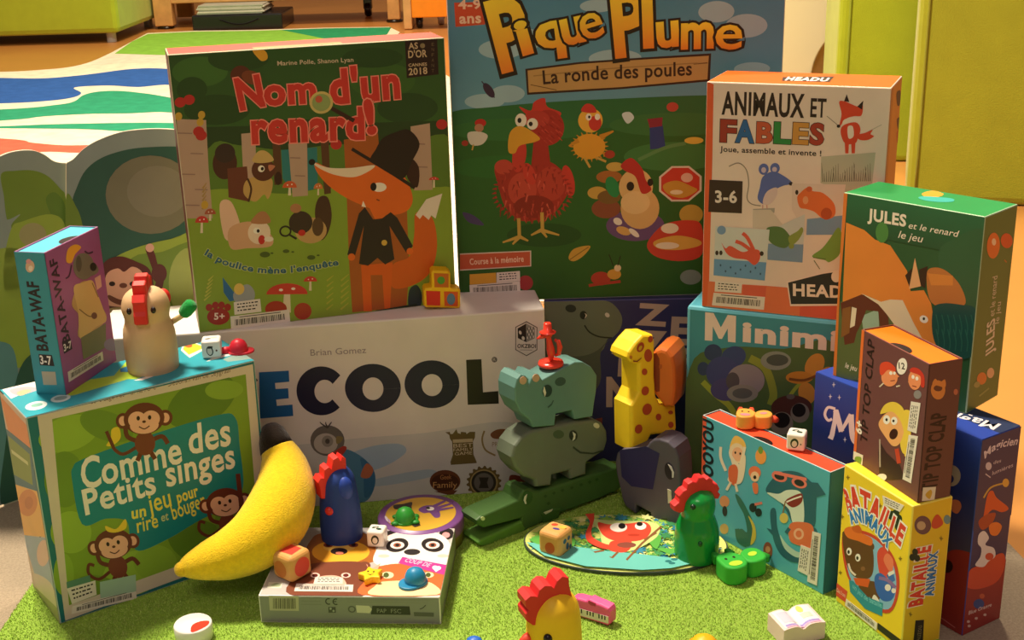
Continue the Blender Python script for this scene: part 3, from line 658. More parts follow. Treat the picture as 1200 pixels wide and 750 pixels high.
f.L('7a5a30', 4, 885, 215, 932, 212); f.L('7a5a30', 3, 330, 275, 420, 295); f.L('a07c44', 4, 340, 245, 600, 225, 900, 212)
f.T('3a2414', 'La ronde des poules', 46, 374, 274, 550, 262, 700, 258, 880, 252, off=.018)
Y1, Y2, KO = 'f8dc3a', 'ee8428', '2a2010'
def title(txt, h, *a, sh=0): f.T(Y1, txt, h, *a, off=.012 if txt == 'e' else .034, out=KO, ow=.045, c2=Y2, shear=sh)
title('P', 235, 228, 226, 350, 196); title('i', 118, 300, 172, 344, 160); title('q', 122, 352, 150, 452, 138); title('u', 122, 445, 140, 522, 124); title('e', 124, 512, 128, 588, 106)
title('P', 215, 620, 182, 735, 170); title('l', 165, 715, 152, 752, 150); title('u', 118, 762, 154, 838, 148); title('m', 118, 842, 160, 952, 158); title('e', 118, 956, 165, 1046, 166)
f.E('3a2a40', 185, 292, 14, 30, -35); f.L('3a2a40', 4, 160, 260, 205, 318)
RH = 'a82e24'; RC = 'c83a2e'
f.E('244f1e', 375, 800, 130, 42)
f.Q(RC, 290, 350, 330, 365, 342, 335, 378, 322, 388, 352, 436, 375, 402, 402, 330, 388); f.E(RH, 388, 425, 58, 62); f.E('b83a2e', 350, 395, 45, 30)
f.P(RH, 340, 470, 385, 440, 400, 570, 330, 570); f.Q(RH, 205, 560, 260, 545, 330, 570, 400, 545, 465, 620, 430, 700, 385, 735, 300, 750, 240, 700, 215, 620); f.E('c04434', 300, 640, 50, 60); f.E('b83c2e', 400, 620, 50, 60); f.E(RC, 290, 520, 24, 60, 8); f.E(RC, 460, 610, 20, 55, -12); f.E(RC, 325, 585, 20, 40, -20); f.E('c04434', 235, 560, 32, 26); f.E('8a241c', 340, 700, 70, 40)
rh_ = random.Random(4)
for k in range(90):
    t = rh_.uniform(0, 6.28); q = math.sqrt(rh_.random()); x, y = 335+128*q*math.cos(t), 648+92*q*math.sin(t)
    if y < 575 and 250 < x < 310: continue
    f.L(rh_.choice(('8f261e', 'c44438', 'b43a30', '9a2c24', 'cf5644')), (7, 1.5), x, y, x+rh_.uniform(-10, 10), y+rh_.uniform(14, 26))
for k in range(40):
    t = 6.28*k/40; x, y = 335+126*math.cos(t), 650+92*math.sin(t); f.L('a02c22', (10, 1.5), x, y, x+16*math.cos(t), y+14*math.sin(t)+4)
for k in range(30):
    t = rh_.uniform(0, 6.28); q = math.sqrt(rh_.random()); f.L(rh_.choice(('8f261e', 'c44438', 'b43a30')), (5, 1.5), 395+42*q*math.cos(t), 428+48*q*math.sin(t), 400+42*q*math.cos(t)+8, 440+48*q*math.sin(t))
for k in range(22):
    t = 6.28*k/22; f.L('c88a28', (8, 1.5), 532+50*math.cos(t), 492+40*math.sin(t), 532+66*math.cos(t), 492+54*math.sin(t))
for k in range(8): f.L('8a241c', (6, 2), 225+k*26, 690+8*(k % 3), 222+k*26, 735+8*(k % 3))
f.E('e8e0cc', 296, 398, 20, 24); f.E('e8e0cc', 336, 411, 19, 20); f.E('1c1410', 291, 398, 7, 9); f.E('1c1410', 330, 411, 7, 8)
f.Q('dca030', 252, 505, 258, 440, 298, 418, 360, 458, 344, 474, 292, 486, 275, 512)
YL = 'c8a048'
for x, t0 in ((287, 740), (368, 720)): f.L(YL, 12, x, t0, x+2, t0+70)
for a in ((290, 805, 230, 825), (290, 805, 265, 832), (290, 805, 320, 820), (366, 782, 330, 800), (366, 782, 385, 808), (366, 782, 428, 800)): f.L(YL, (13, 6), *a)
f.Q('d8cfc0', 110, 440, 150, 435, 180, 450, 160, 480, 120, 480); f.E('c02a24', 155, 405, 20, 14); f.E('b88060', 150, 422, 16, 14); f.L('c8a048', 5, 130, 480, 125, 500); f.E('a83a28', 100, 475, 12, 10)
OY = 'e0a030'
f.E(OY, 532, 492, 55, 44); f.E('e8b040', 536, 402, 42, 42); f.Q('c83a2e', 505, 370, 520, 345, 545, 350, 555, 375); f.E('c83a2e', 552, 412, 22, 26); f.E('efe8d4', 530, 390, 10, 12); f.E('efe8d4', 560, 390, 9, 11); f.E('1c1410', 532, 390, 4, 5); f.L('c88a28', (16, 6), 495, 470, 462, 490); f.L('c88a28', (18, 6), 570, 460, 615, 440); f.L('c88a28', (18, 8), 580, 520, 605, 515); f.L(YL, 8, 515, 530, 535, 565); f.L(YL, 8, 555, 530, 590, 545); f.E('a83a28', 602, 520, 18, 14)
f.Q('c8d8d8', 645, 380, 670, 375, 685, 395, 665, 415, 650, 400); f.E('b84a3a', 815, 360, 20, 16)
f.P('2f3f7c', 738, 425, 782, 420, 792, 500, 740, 505); f.P('8a2a3a', 730, 400, 782, 395, 780, 425, 738, 430); f.L('5a8a50', 12, 700, 540, 790, 500, 860, 485); f.E('d8b848', 888, 476, 32, 12)
f.z(510, 160, 2.927)
oc = []
for i in range(8):
    t = math.pi/8+math.pi/4*i; oc += [843+78*math.cos(t), 156+66*math.sin(t)]
f.P('dcd0bc', *oc); oc = [843+(v-843)*.9 if i % 2 == 0 else 156+(v-156)*.9 for i, v in enumerate(oc)]; f.P('c8402e', *oc); f.Q('c8983a', 785, 160, 830, 145, 880, 165, 900, 180, 850, 205, 800, 190); f.E('e0b8a0', 865, 135, 20, 16); f.E('e8d8b0', 830, 185, 22, 8)
f.E('6a4a7a', 690, 300, 100, 54)
f.E('a8682e', 600, 130, 44, 22); f.E('8a4a30', 590, 240, 50, 34); f.E('c8a048', 560, 185, 34, 22); f.E('7a5a2a', 600, 200, 40, 24); f.E('2a8a4a', 612, 165, 22, 38, -20); f.E('c8a850', 620, 95, 30, 16)
f.E('d8b070', 706, 240, 66, 72); f.E('dcb878', 692, 165, 58, 62); f.E('e4c488', 690, 220, 50, 40)
f.Q('b8302a', 640, 90, 675, 65, 712, 100, 725, 140, 745, 175, 712, 188, 690, 130, 655, 110); f.E('2a1c14', 673, 163, 13, 16); f.E('2a1c14', 741, 150, 10, 13); f.E('e8e0d0', 630, 285, 16, 12, 30); f.E('d8a860', 650, 318, 26, 14, 20); f.E('e8e0d0', 686, 325, 22, 9, 40)
f.E('b89a40', 880, 262, 40, 34); f.Q('c8402e', 730, 370, 760, 320, 800, 292, 870, 282, 915, 300, 918, 400, 850, 424, 765, 410); f.Q('d8a848', 755, 355, 830, 335, 905, 350, 910, 370, 840, 385, 770, 380); f.E('e8dcc0', 808, 310, 30, 18); f.E('e8dcc0', 800, 370, 40, 12)
f.Q('d0a040', 460, 412, 480, 380, 535, 370, 515, 402, 480, 424); f.L('8a6a28', 3, 465, 418, 530, 374)
f.E('b83a2e', 572, 485, 34, 24); f.E('d8a040', 618, 470, 24, 18); f.L('b83a2e', 10, 530, 510, 560, 505, 640, 495); f.E('e8d0a0', 630, 448, 12, 12); f.L('2a1c14', 3, 615, 440, 600, 400); f.L('2a1c14', 3, 630, 440, 640, 405)
f.E('a83a3a', 310, 500, 26, 26); f.Q('4a3a6a', 90, 250, 130, 262, 165, 295, 130, 292, 105, 280)
f.P('dcc8b8', 79, 396, 330, 386, 330, 442, 79, 457); f.P('c8583c', 79, 400, 326, 390, 326, 439, 79, 453); f.T('f0c8b0', 'Course à la mémoire', 21, 114, 436, 304, 425, off=.02)
f.E('7a8a80', 880, 480, 36, 26)
f.sticker(r, 112, 508, 290, 494, 292, 536, 114, 546, seed=8); f.sticker(r, 208, 464, 290, 458, 291, 493, 208, 500, bars=False, lines=3, seed=9, name='library_sticker'); f.sticker(r, 113, 470, 206, 464, 207, 500, 113, 507, bars=False, tint='e0a838', name='age_sticker')
l = F['left']; l.fill('f2ead8', .05, .0, .95, .95)
finish(r, mb, tr)
# ---- orange-topped box with a reading fox
r, mb, tr, F = gamebox('anim', 'game_box', 'white and orange game box with small printed animals, on the teal box', 'game box',
    ('e6d5c6', 'dc9a34', 'f06a1c', 'e0643c', 'd8d0c0', 'd89a3a'), dict(FLT=(829, 97), FRT=(1041.5, 105.5), BLT=(849, 80), BRT=(1058, 86), FLB=(822, 357), FRB=(1028, 384)), kind='carton', edge='f0d8c0')
f = F['front'].z(800, 60, 4.286)
f.P('de6238', 120, 155, 158, 172, 150, 560, 128, 1290, 90, 1280)
f.P('b9b8a2', 690, 530, 962, 512, 940, 760, 688, 660)
for k in range(26):
    x = 700+k*9.5; f.L('5a5648', (4, 1.5), x, 655, x+((k*37) % 17)-8, 560+((k*53) % 60))
f.T('2e241c', 'ANIMAUX', 106, 196, 314, 602, 334, off=.03); f.T('2e241c', 'ET', 88, 632, 332, 710, 336, off=.02)
for ch, c_, a, b, h in (('F', '9a3a2a', 188, 268, 100), ('A', '2f66a0', 262, 356, 100), ('B', 'c05a3a', 366, 446, 94), ('L', '2f8a42', 452, 537, 96), ('E', 'cc9444', 545, 624, 96), ('S', 'a83f2e', 630, 700, 96)):
    f.T(c_, ch, h, a, 446+(a-188)*.04, b, 448+(b-188)*.04, off=.04, out='3a2a22', ow=.02)
f.T('3a2e28', 'Joue, assemble et invente !', 26, 188, 498, 690, 527, off=.02)
FX = 'd8492e'
f.L('8a8072', 3, 715, 330, 770, 375); f.L('b0a698', 3, 880, 430, 990, 375)
f.Q(FX, 775, 262, 800, 258, 830, 270, 870, 285, 893, 275, 888, 328, 850, 332, 810, 345, 778, 382, 788, 320); f.P('2a1f1a', 800, 258, 812, 224, 826, 262); f.P('2a1f1a', 866, 285, 896, 256, 890, 300); f.E('221a16', 774, 380, 9, 8); f.Q('ecdccf', 800, 350, 850, 335, 888, 340, 870, 375, 800, 380)
f.Q(FX, 800, 375, 860, 362, 884, 395, 872, 440, 858, 465, 808, 465, 785, 410); f.Q('ecdccf', 820, 385, 845, 382, 850, 430, 825, 440); f.P(FX, 806, 455, 828, 455, 826, 515, 810, 515); f.P(FX, 838, 455, 860, 455, 858, 515, 842, 515); f.Q(FX, 862, 425, 905, 415, 945, 400, 935, 420, 952, 432, 920, 450, 880, 448)
BL = '5a6cb0'
f.L('8f8478', 5, 232, 572, 280, 556, 318, 590, 330, 660, 322, 730, 345, 760, 390, 770); f.E(BL, 404, 588, 25, 28); f.E('c8b8c8', 404, 592, 12, 14); f.E(BL, 460, 584, 24, 26); f.E('c8b8c8', 458, 590, 12, 13)
f.Q(BL, 400, 625, 450, 600, 500, 620, 548, 660, 500, 672, 450, 700, 410, 760, 375, 735, 385, 680); f.E('2a1f2a', 540, 662, 10, 9); f.Q('d8c4c0', 420, 700, 470, 680, 465, 730, 430, 765, 400, 755); f.P('a8a49a', 352, 785, 460, 782, 458, 806, 352, 808); f.L('d09a90', 5, 400, 765, 400, 785); f.L('d09a90', 5, 420, 765, 422, 785)
f.z(800, 200, 4.286)
f.P('cfc4b4', 352, 190, 440, 190, 520, 290, 400, 285, 350, 280)
f.P('dccabc', 545, 60, 815, 70, 790, 240, 620, 320, 545, 190); f.P('7b98b8', 622, 240, 800, 225, 795, 322, 620, 320)
f.Q('e0713a', 572, 130, 590, 105, 622, 82, 650, 100, 700, 110, 755, 160, 765, 215, 740, 240, 700, 238, 660, 205, 620, 190, 585, 180); f.E('b8502a', 720, 215, 28, 30); f.E('e8a070', 614, 145, 14, 20); f.E('d0603a', 632, 90, 15, 14); f.E('3a2a22', 570, 105, 8, 12)
f.P('c8ccc8', 425, 300, 612, 215, 605, 372, 602, 460, 425, 442); f.P('7a96b4', 425, 360, 606, 368, 602, 460, 425, 442); f.Q('587a44', 418, 290, 450, 274, 500, 282, 535, 320, 545, 350, 510, 385, 440, 355); f.Q('8a9a4a', 530, 330, 575, 300, 595, 280, 604, 300, 580, 345, 545, 370); f.E('8a9a4a', 545, 375, 14, 14)
f.P('cfd6d0', 165, 268, 435, 290, 412, 548, 155, 515); f.P('6a9cc8', 158, 432, 420, 455, 412, 548, 155, 515); f.E('7a9cc0', 195, 288, 22, 22)
f.Q('dc5a44', 195, 350, 215, 380, 240, 368, 300, 400, 345, 388, 384, 395, 386, 440, 358, 468, 320, 440, 260, 430, 220, 405); f.L('dc5a44', 18, 345, 395, 300, 360, 265, 345); f.L('dc5a44', 18, 355, 390, 325, 330, 300, 305); f.E('3a2a22', 396, 410, 10, 12); f.E('3a2a22', 172, 402, 8, 12); f.E('3a2a22', 192, 402, 8, 12)
for k in range(9): f.E('3a5a78', 190+k*25, 465+((k*31) % 50), 4, 6)
f.Q('7aa048', 650, 430, 700, 390, 740, 340, 780, 285, 800, 330, 790, 420, 740, 460, 715, 450); f.L('5a6a3a', 4, 655, 435, 720, 445); f.L('5a6a3a', 4, 660, 450, 690, 495)
f.P('e0764e', 128, 545, 300, 565, 420, 575, 560, 590, 800, 605, 800, 760, 120, 690); f.P('d8604a', 300, 568, 420, 578, 415, 640, 300, 620); f.P('d85a48', 590, 690, 700, 660, 800, 690, 800, 760, 590, 740)
f.P('ecd9c8', 522, 556, 702, 514, 800, 500, 1000, 520, 1000, 690, 542, 682); f.P('2c2a30', 530, 561, 704, 520, 800, 508, 990, 528, 990, 680, 546, 672); f.T('ecdccb', 'HEADU', 58, 555, 627, 880, 650, off=.035); f.E('ecdccb', 775, 535, 26, 30)
f.z(800, 200, 4.286); f.P('3c2c24', 136, 36, 300, 46, 296, 206, 130, 196); f.T('e6dcd0', '3-6', 56, 164, 148, 272, 152, off=.03)
f.sticker(r, 155, 604, 414, 632, 408, 698, 146, 668, seed=12); f.sticker(r, 163, 545, 298, 560, 294, 610, 160, 598, bars=False, lines=3, seed=13, name='library_sticker')
t = F['top'].z(800, 60, 4.286); t.P('4a3a2c', 484, 127, 742, 120, 716, 158, 478, 152); t.T('f0e8dc', 'HEADU', 22, 492, 148, 705, 153, off=.05)
rt = F['right'].z(900, 0, 3.75); rt.fill('c8842c', 0, 0, .2, 1); rt.Q('4a3420', 560, 440, 580, 430, 575, 520, 562, 520); rt.Q('5a3a20', 560, 610, 585, 600, 580, 660, 565, 670); rt.Q('c85a2a', 560, 680, 580, 670, 575, 730, 560, 740)
finish(r, mb, tr, 'carton')

# ---- green and orange fox box on the navy box
r, mb, tr, F = gamebox('jules', 'game_box', 'dark green game box with a big orange fox, on the navy box', 'game box',
    ('2f5a34', '5f7a3c', '229048', 'd87a34', '2a4a2c', '4a6a38'), dict(FLT=(988, 226.4), FRT=(1154.6, 255.8), BLT=(1028.6, 211), BRT=(1193.8, 237.6), FLB=(977, 441), FRB=(1131, 482), BRB=(1170, 466)), kind='carton', edge='a8c8a0')
f = F['front'].z(960, 190, 3.571)
f.fill('2f6a44', 0, 0, 1, .2, c2='2c5534'); f.Q('34603c', 500, 400, 560, 330, 700, 300, 700, 600, 560, 600)
f.Q('b8783a', 452, 470, 490, 446, 540, 465, 590, 520, 612, 592, 560, 610, 470, 590); f.P('d08a3c', 455, 470, 560, 480, 560, 520, 470, 520)
f.P('e08a38', 112, 258, 190, 290, 235, 330, 300, 355, 370, 460, 385, 545, 440, 540, 470, 595, 486, 690, 520, 900, 400, 900, 330, 700, 240, 580, 190, 560, 100, 600)
f.P('3a2418', 362, 480, 392, 448, 385, 540); f.P('3a2418', 420, 455, 456, 440, 445, 532, 425, 520); f.P('e0b078', 378, 536, 403, 406, 428, 524)
f.Q('1f5248', 478, 620, 520, 594, 600, 600, 650, 612, 662, 680, 650, 800, 540, 820, 480, 740)
for k in range(14): f.L('2f6a58', 4, 490+(k % 7)*24, 640+(k//7)*60, 500+(k % 7)*24, 690+(k//7)*60, 496+(k % 7)*24, 730+(k//7)*60)
f.E('4f8a44', 265, 300, 27, 44); f.E('efe6d4', 440, 660, 18, 15, 30); f.E('221a14', 440, 658, 5, 6)
f.P('5a6a3c', 90, 590, 300, 600, 420, 800, 420, 950, 60, 900); f.P('9ab8a0', 180, 650, 250, 620, 255, 700, 190, 720)
f.P('642f20', 92, 596, 180, 560, 215, 575, 290, 612, 296, 700, 262, 720, 250, 630, 200, 625, 180, 680, 160, 720, 150, 760, 110, 770); f.P('8a5a2c', 100, 620, 135, 610, 130, 720, 95, 740); f.P('e6d8b8', 140, 612, 160, 618, 152, 690, 132, 700)
f.P('e0d0ae', 178, 555, 262, 590, 300, 580, 352, 582, 400, 680, 445, 760, 400, 770, 330, 700, 285, 640, 250, 600)
f.P('d87a34', 92, 128, 118, 130, 88, 560, 76, 900, 40, 900)
f.T('efe6cf', 'JULES', 46, 203, 246, 365, 275, off=.035); f.T('efe6cf', 'et le renard', 26, 376, 282, 586, 320, off=.004, shear=.25); f.T('efe6cf', 'le jeu', 30, 332, 322, 436, 343, off=.004, shear=.25)
f.z(960, 360, 3.75); f.T('efe6cf', 'le jeu', 22, 118, 268, 170, 285, off=.01, shear=.2)
rt = F['right'].z(960, 190, 3.571); rt.E('e07a34', 728, 345, 27, 52, 5); rt.E('d8602f', 785, 322, 26, 30); rt.E('efd8b0', 730, 330, 9, 14); rt.L('b8743a', 5, 775, 400, 785, 410)
rt.T('dcd4b8', 'JULES', 30, 728, 790, 735, 640, off=.03); rt.T('d0ccae', 'et le renard', 20, 732, 630, 746, 460, off=.004, shear=.2); rt.T('d0ccae', 'le jeu', 18, 752, 665, 762, 570, off=.004, shear=.2)
rt.z(960, 360, 3.75); rt.E('d8803a', 712, 305, 22, 28); rt.E('e0b888', 752, 285, 17, 24); rt.E('9a9a58', 690, 330, 14, 14); rt.L('8a9a58', 8, 700, 385, 745, 355)
t = F['top'].z(960, 190, 3.571); t.Q('f0a030', 425, 130, 470, 115, 515, 128, 500, 142, 450, 148); t.Q('3ab0a0', 410, 150, 440, 142, 550, 150, 555, 165, 500, 168, 440, 162)
finish(r, mb, tr, 'carton')

# ---- tall navy and red box
r, mb, tr, F = gamebox('magic', 'game_box', 'tall navy and red game box at the far right, under the green box', 'game box',
    ('26367a', '34305a', '2c3550', '26367a', '22233e', '26367a'), dict(FLT=(955.6, 435.8), FRT=(1151, 514), BRT=(1193, 500), FRB=(1128, 741.7), BRB=(1175.7, 719)), kind='carton', edge='3a52a8')
f = F['front'].z(960, 360, 3.75)
f.fill('2f46a0', 0, 0, 1, .3, c2='22306c'); f.fill('22306c', 0, .3, 1, .62, c2='4a3f4c'); f.fill('8a2c26', 0, .66, 1, 1)
f.Q('8a2c26', 560, 1080, 640, 1060, 720, 1120, 720, 1300, 560, 1250)
f.L('ecd4cf', 12, 72, 446, 40, 440, 26, 470, 40, 496, 58, 490); f.L('ecd4cf', (16, 24), 74, 448, 70, 500, 58, 560, 50, 578, sm=False); f.L('ecd4cf', 24, 74, 452, 100, 545, sm=False); f.L('ecd4cf', (12, 20), 98, 545, 142, 470, sm=False); f.L('ecd4cf', 24, 142, 470, 148, 560, 165, 592, 190, 580); f.T('ecd4cf', 'agic', 130, 205, 612, 520, 700, off=.03, shear=.2)
for x, y in ((50, 392), (90, 396), (115, 580), (65, 340)): f.P('cfc8d8', x-9, y, x-2, y-2, x, y-14, x+2, y-2, x+9, y, x+2, y+2, x, y+14, x-2, y+2)
f.z(1100, 480, 5.36); f.E('a89c86', 82, 405, 58, 66); f.E('26306a', 68, 425, 30, 30); f.Q('c0704a', 85, 560, 130, 560, 145, 600, 120, 640, 85, 620)
f.z(1080, 600, 5); f.E('2a1414', 155, 305, 32, 38); f.L('b0605a', 6, 120, 605, 200, 660)
rt = F['right'].z(1100, 480, 5.36); rt.fill('35325c', 0, 0, 1, .45, c2='3c3055'); rt.fill('93302a', 0, .68, 1, 1)
rt.T('d8ccd8', 'Magicien', 32, 288, 282, 360, 228, 478, 205, off=.02, shear=.15); rt.T('c8bcc8', 'des', 16, 340, 312, 385, 300); rt.T('c8bcc8', 'lumières', 18, 335, 372, 458, 325, off=.0); rt.E('c8bcc8', 312, 322, 18, 22); rt.L('c8bcc8', 6, 295, 365, 325, 385)
rt.L('c09a48', 10, 285, 500, 330, 440, 420, 415); rt.E('d8a848', 418, 415, 20, 24); rt.Q('d0562c', 290, 580, 310, 480, 340, 460, 365, 500, 440, 560, 400, 585, 340, 570, 290, 620)
rt.Q('a8452c', 255, 640, 300, 600, 360, 590, 340, 650, 280, 690); rt.E('d88a3a', 365, 680, 32, 34)
rt.z(1080, 600, 5); rt.Q('c84a30', 290, 280, 350, 250, 480, 180, 500, 260, 450, 360, 330, 400, 260, 370); rt.Q('e07a34', 400, 20, 440, 0, 475, 25, 450, 75, 410, 70)
rt.Q('dcd4d4', 340, 70, 372, 50, 400, 90, 380, 130, 430, 150, 440, 200, 400, 230, 370, 262, 320, 250, 350, 200, 355, 150, 335, 120); rt.E('c8503a', 405, 200, 25, 22)
rt.E('3a4a86', 345, 495, 34, 32); rt.T('d8c0b8', 'Blue Orange', 18, 280, 565, 425, 512, off=.02); rt.E('c05a3a', 365, 445, 16, 16)
for a in ((280, 610), (330, 590), (385, 568), (285, 640)): rt.E('cfb0a4', a[0], a[1], 10, 9)
t = F['top'].z(960, 360, 3.75); t.fill('2c3a5c', 0, 0, 1, .55); t.fill('2f4aa8', 0, .55, 1, 1); t.T('efe8e8', 'Magi', 26, 795, 520, 630, 474, off=.02)
finish(r, mb, tr, 'carton')

# ---- yellow card box
CH = 'd8a0'
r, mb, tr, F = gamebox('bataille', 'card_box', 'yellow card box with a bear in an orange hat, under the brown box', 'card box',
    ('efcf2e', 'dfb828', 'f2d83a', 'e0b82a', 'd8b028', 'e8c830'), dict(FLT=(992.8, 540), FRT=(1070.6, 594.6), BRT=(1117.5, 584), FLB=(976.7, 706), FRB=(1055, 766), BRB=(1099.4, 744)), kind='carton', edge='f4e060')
f = F['front'].z(940, 530, 3.408)
for x, y in ((193, 88), (165, 245), (395, 422), (150, 478), (320, 210), (210, 660)): f.P('8a7020', x-8, y-3, x-2, y-3, x, y-11, x+3, y-2, x+9, y, x+3, y+4, x, y+11, x-3, y+4)
f.Q('c8402e', 162, 330, 210, 300, 300, 330, 372, 420, 390, 540, 350, 645, 255, 605, 178, 490); f.Q('86b8d8', 175, 340, 215, 312, 300, 345, 362, 430, 378, 540, 345, 630, 255, 590, 188, 490)
f.Q('d8453a', 305, 400, 330, 375, 352, 420, 345, 500, 315, 490); f.Q('e87a5a', 330, 430, 345, 400, 368, 430, 360, 480)
BR = '643c24'
f.Q(BR, 230, 520, 300, 520, 310, 590, 240, 580); f.Q(BR, 163, 320, 182, 310, 240, 340, 285, 372, 288, 470, 262, 505, 205, 492, 175, 430); f.E(BR, 178, 318, 14, 16); f.E(BR, 282, 372, 12, 16)
f.Q('e0702c', 172, 300, 200, 288, 235, 312, 284, 338, 280, 368, 230, 348, 186, 332); f.Q('c85a24', 205, 290, 235, 286, 245, 315, 215, 310)
for x, y in ((190, 390), (226, 416)): f.E('efe8dc', x, y, 11, 16); f.E('221610', x-2, y+2, 5, 8)
f.E('8a5a3a', 246, 462, 9, 9); f.L('e8d8c8', 8, 186, 440, 195, 470, 215, 490); f.P('d85a2a', 205, 500, 275, 505, 265, 540, 215, 530)
f.Q('2f62b8', 292, 500, 315, 480, 345, 505, 375, 545, 360, 590, 325, 595, 300, 560); f.E('e8e0d8', 345, 540, 12, 14); f.E('e8e0d8', 368, 552, 9, 11); f.P('3a6ab8', 340, 490, 365, 470, 375, 510, 360, 520); f.P('e8e4dc', 345, 480, 370, 468, 372, 482, 350, 494); f.L('8a6aa0', 14, 310, 500, 345, 510, 375, 540)
f.Q('e8e0d8', 290, 570, 310, 600, 300, 640, 280, 600)
f.P('2c8f9e', 186, 508, 205, 515, 262, 580, 325, 605, 320, 660, 250, 630, 190, 560); f.T('7ac8d0', 'un jeu de bataille', 15, 200, 540, 250, 590, 320, 625, off=.01)
f.P('d84a3a', 130, 520, 178, 558, 168, 606, 122, 572); f.T('f0d8c0', 'Dès 3 ans', 12, 132, 560, 168, 585)
f.E('22301c', 365, 250, 16, 18); f.E('22301c', 388, 265, 16, 18); f.E('22301c', 380, 242, 14, 14); f.E('22301c', 390, 295, 14, 18)
f.T('4a3a2a', 'La', 20, 208, 166, 232, 172, off=.01)
f.T('d8402e', 'BATAILLE', 58, 188, 224, 232, 219, 287, 250, 336, 304, 398, 372, off=.05, out='f4efe4', ow=.07)
f.T('4a3a2a', 'des', 20, 255, 235, 292, 262, off=.01); f.T('2f78c0', 'ANIMAUX', 36, 202, 276, 250, 272, 300, 312, 348, 382, off=.05, out='f4efe4', ow=.07)
f.sticker(r, 172, 590, 300, 690, 296, 722, 166, 618, seed=21); f.sticker(r, 330, 170, 412, 214, 396, 238, 334, 204, bars=False, lines=3, seed=22, name='library_sticker'); f.sticker(r, 302, 688, 400, 760, 395, 790, 300, 715, bars=False, tint='2a2420', name='price_sticker')
rt = F['right'].z(940, 530, 3.408)
rt.T('d8402e', 'BATAILLE', 46, 478, 612, 516, 378, off=.05, out='efe8d8', ow=.06); rt.T('2f70b8', 'ANIMAUX', 28, 522, 572, 542, 398, off=.05, out='efe8d8', ow=.06)
for a in ((452, 408), (440, 430), (460, 432)): rt.E('22301c', a[0], a[1], 12, 14)
rt.E('6a4a50', 484, 298, 34, 38); rt.E('c0a080', 478, 300, 18, 18); rt.Q('c84a2e', 525, 275, 545, 255, 565, 290, 540, 312, 520, 305); rt.E('6a8a90', 580, 276, 13, 18)
for x, y in ((556, 350), (432, 655)): rt.P('8a7020', x-8, y-3, x-2, y-3, x, y-12, x+3, y-2, x+9, y, x+3, y+4, x, y+12, x-3, y+4)
rt.P('2a2420', 452, 676, 486, 668, 480, 762, 442, 768); rt.T('8a7a5a', 'Auzou', 18, 470, 752, 478, 690)
finish(r, mb, tr, 'carton')

# ---- brown card box on the yellow one
r, mb, tr, F = gamebox('tip', 'card_box', 'brown card box with an orange end and a shouting blond character, on the yellow box', 'card box',
    ('6e4442', '66403a', '8a4a34', 'e07034', '5a3a30', 'f27a14'), dict(FLT=(1010, 387), FRT=(1090.7, 425), BLT=(1046.7, 380.8), BRT=(1126.7, 418.7), FLB=(1000, 536), FRB=(1073.5, 593), BRB=(1116, 581)), kind='sleeve')
f = F['front'].z(960, 360, 3.75)
f.fill('e07034', 0, 0, .045, 1)
f.T('2a1a18', 'TIP TOP CLAP', 27, 207, 600, 243, 152, off=.015); f.T('efe6da', '6+', 24, 184, 560, 190, 508, off=.04)
f.E('e89060', 306, 310, 36, 40); f.Q('d84a2e', 264, 290, 268, 250, 300, 240, 330, 262, 330, 282, 300, 276, 275, 300); f.P('e89060', 335, 290, 350, 305, 335, 312); f.E('f0e8dc', 312, 290, 7, 8); f.E('f0e8dc', 328, 290, 6, 7); f.L('8a3a28', 4, 310, 325, 330, 322); f.L('d8c8b0', 6, 262, 352, 280, 335); f.L('d8c8b0', 6, 335, 350, 352, 345)
f.E('e89060', 420, 318, 30, 46); f.Q('c83a2a', 398, 280, 410, 262, 440, 268, 464, 300, 464, 350, 448, 345, 445, 300); f.E('f0e8dc', 412, 305, 7, 9); f.E('f0e8dc', 430, 312, 7, 9); f.P('e89060', 398, 312, 388, 330, 402, 330); f.L('7a2a20', 4, 408, 345, 428, 350); f.E('8a8484', 432, 385, 18, 20)
f.E('efe6da', 362, 258, 23, 38, 10); f.T('3a2a28', '12', 26, 348, 268, 376, 272, off=.02)
HY = 'eccc4a'
f.Q(HY, 360, 470, 395, 458, 402, 500, 396, 580, 370, 650, 350, 600); f.P('3a2424', 262, 590, 290, 640, 350, 700, 370, 760, 260, 760, 255, 640); f.Q('f0b070', 268, 490, 300, 462, 345, 470, 370, 530, 350, 600, 318, 612, 285, 570, 258, 522); f.Q(HY, 264, 468, 285, 430, 325, 418, 362, 442, 376, 490, 372, 560, 352, 500, 318, 462, 280, 468)
f.E('f4efe4', 292, 496, 15, 20); f.E('f4efe4', 325, 502, 14, 18); f.E('221610', 292, 496, 5, 7); f.E('221610', 322, 502, 5, 6); f.E('3a1a14', 322, 560, 18, 24, 20); f.L('c8462e', 18, 335, 625, 345, 690); f.L('b8a898', 6, 262, 580, 262, 700); f.E('f4efe4', 268, 745, 22, 16); f.Q(HY, 372, 600, 395, 580, 390, 640, 370, 660)
f.sticker(r, 402, 416, 446, 424, 425, 562, 384, 545, vert=True, bars=False, lines=4, seed=31, name='library_sticker'); f.sticker(r, 390, 566, 432, 574, 398, 782, 360, 760, vert=True, seed=32)
f.P('e8e4d0', 148, 622, 192, 645, 186, 706, 144, 684); f.Q('7aa838', 160, 650, 185, 655, 178, 690, 158, 680)
rt = F['right'].z(960, 360, 3.75); rt.T('2a1a18', 'TIP TOP CLAP', 62, 518, 790, 562, 430, off=.03)
rt.E('d88a48', 524, 342, 30, 38); rt.E('6a4030', 524, 335, 18, 12); rt.Q('d88a48', 500, 320, 512, 298, 530, 312, 552, 300, 554, 330, 524, 325); rt.E('b86a50', 598, 348, 9, 12)
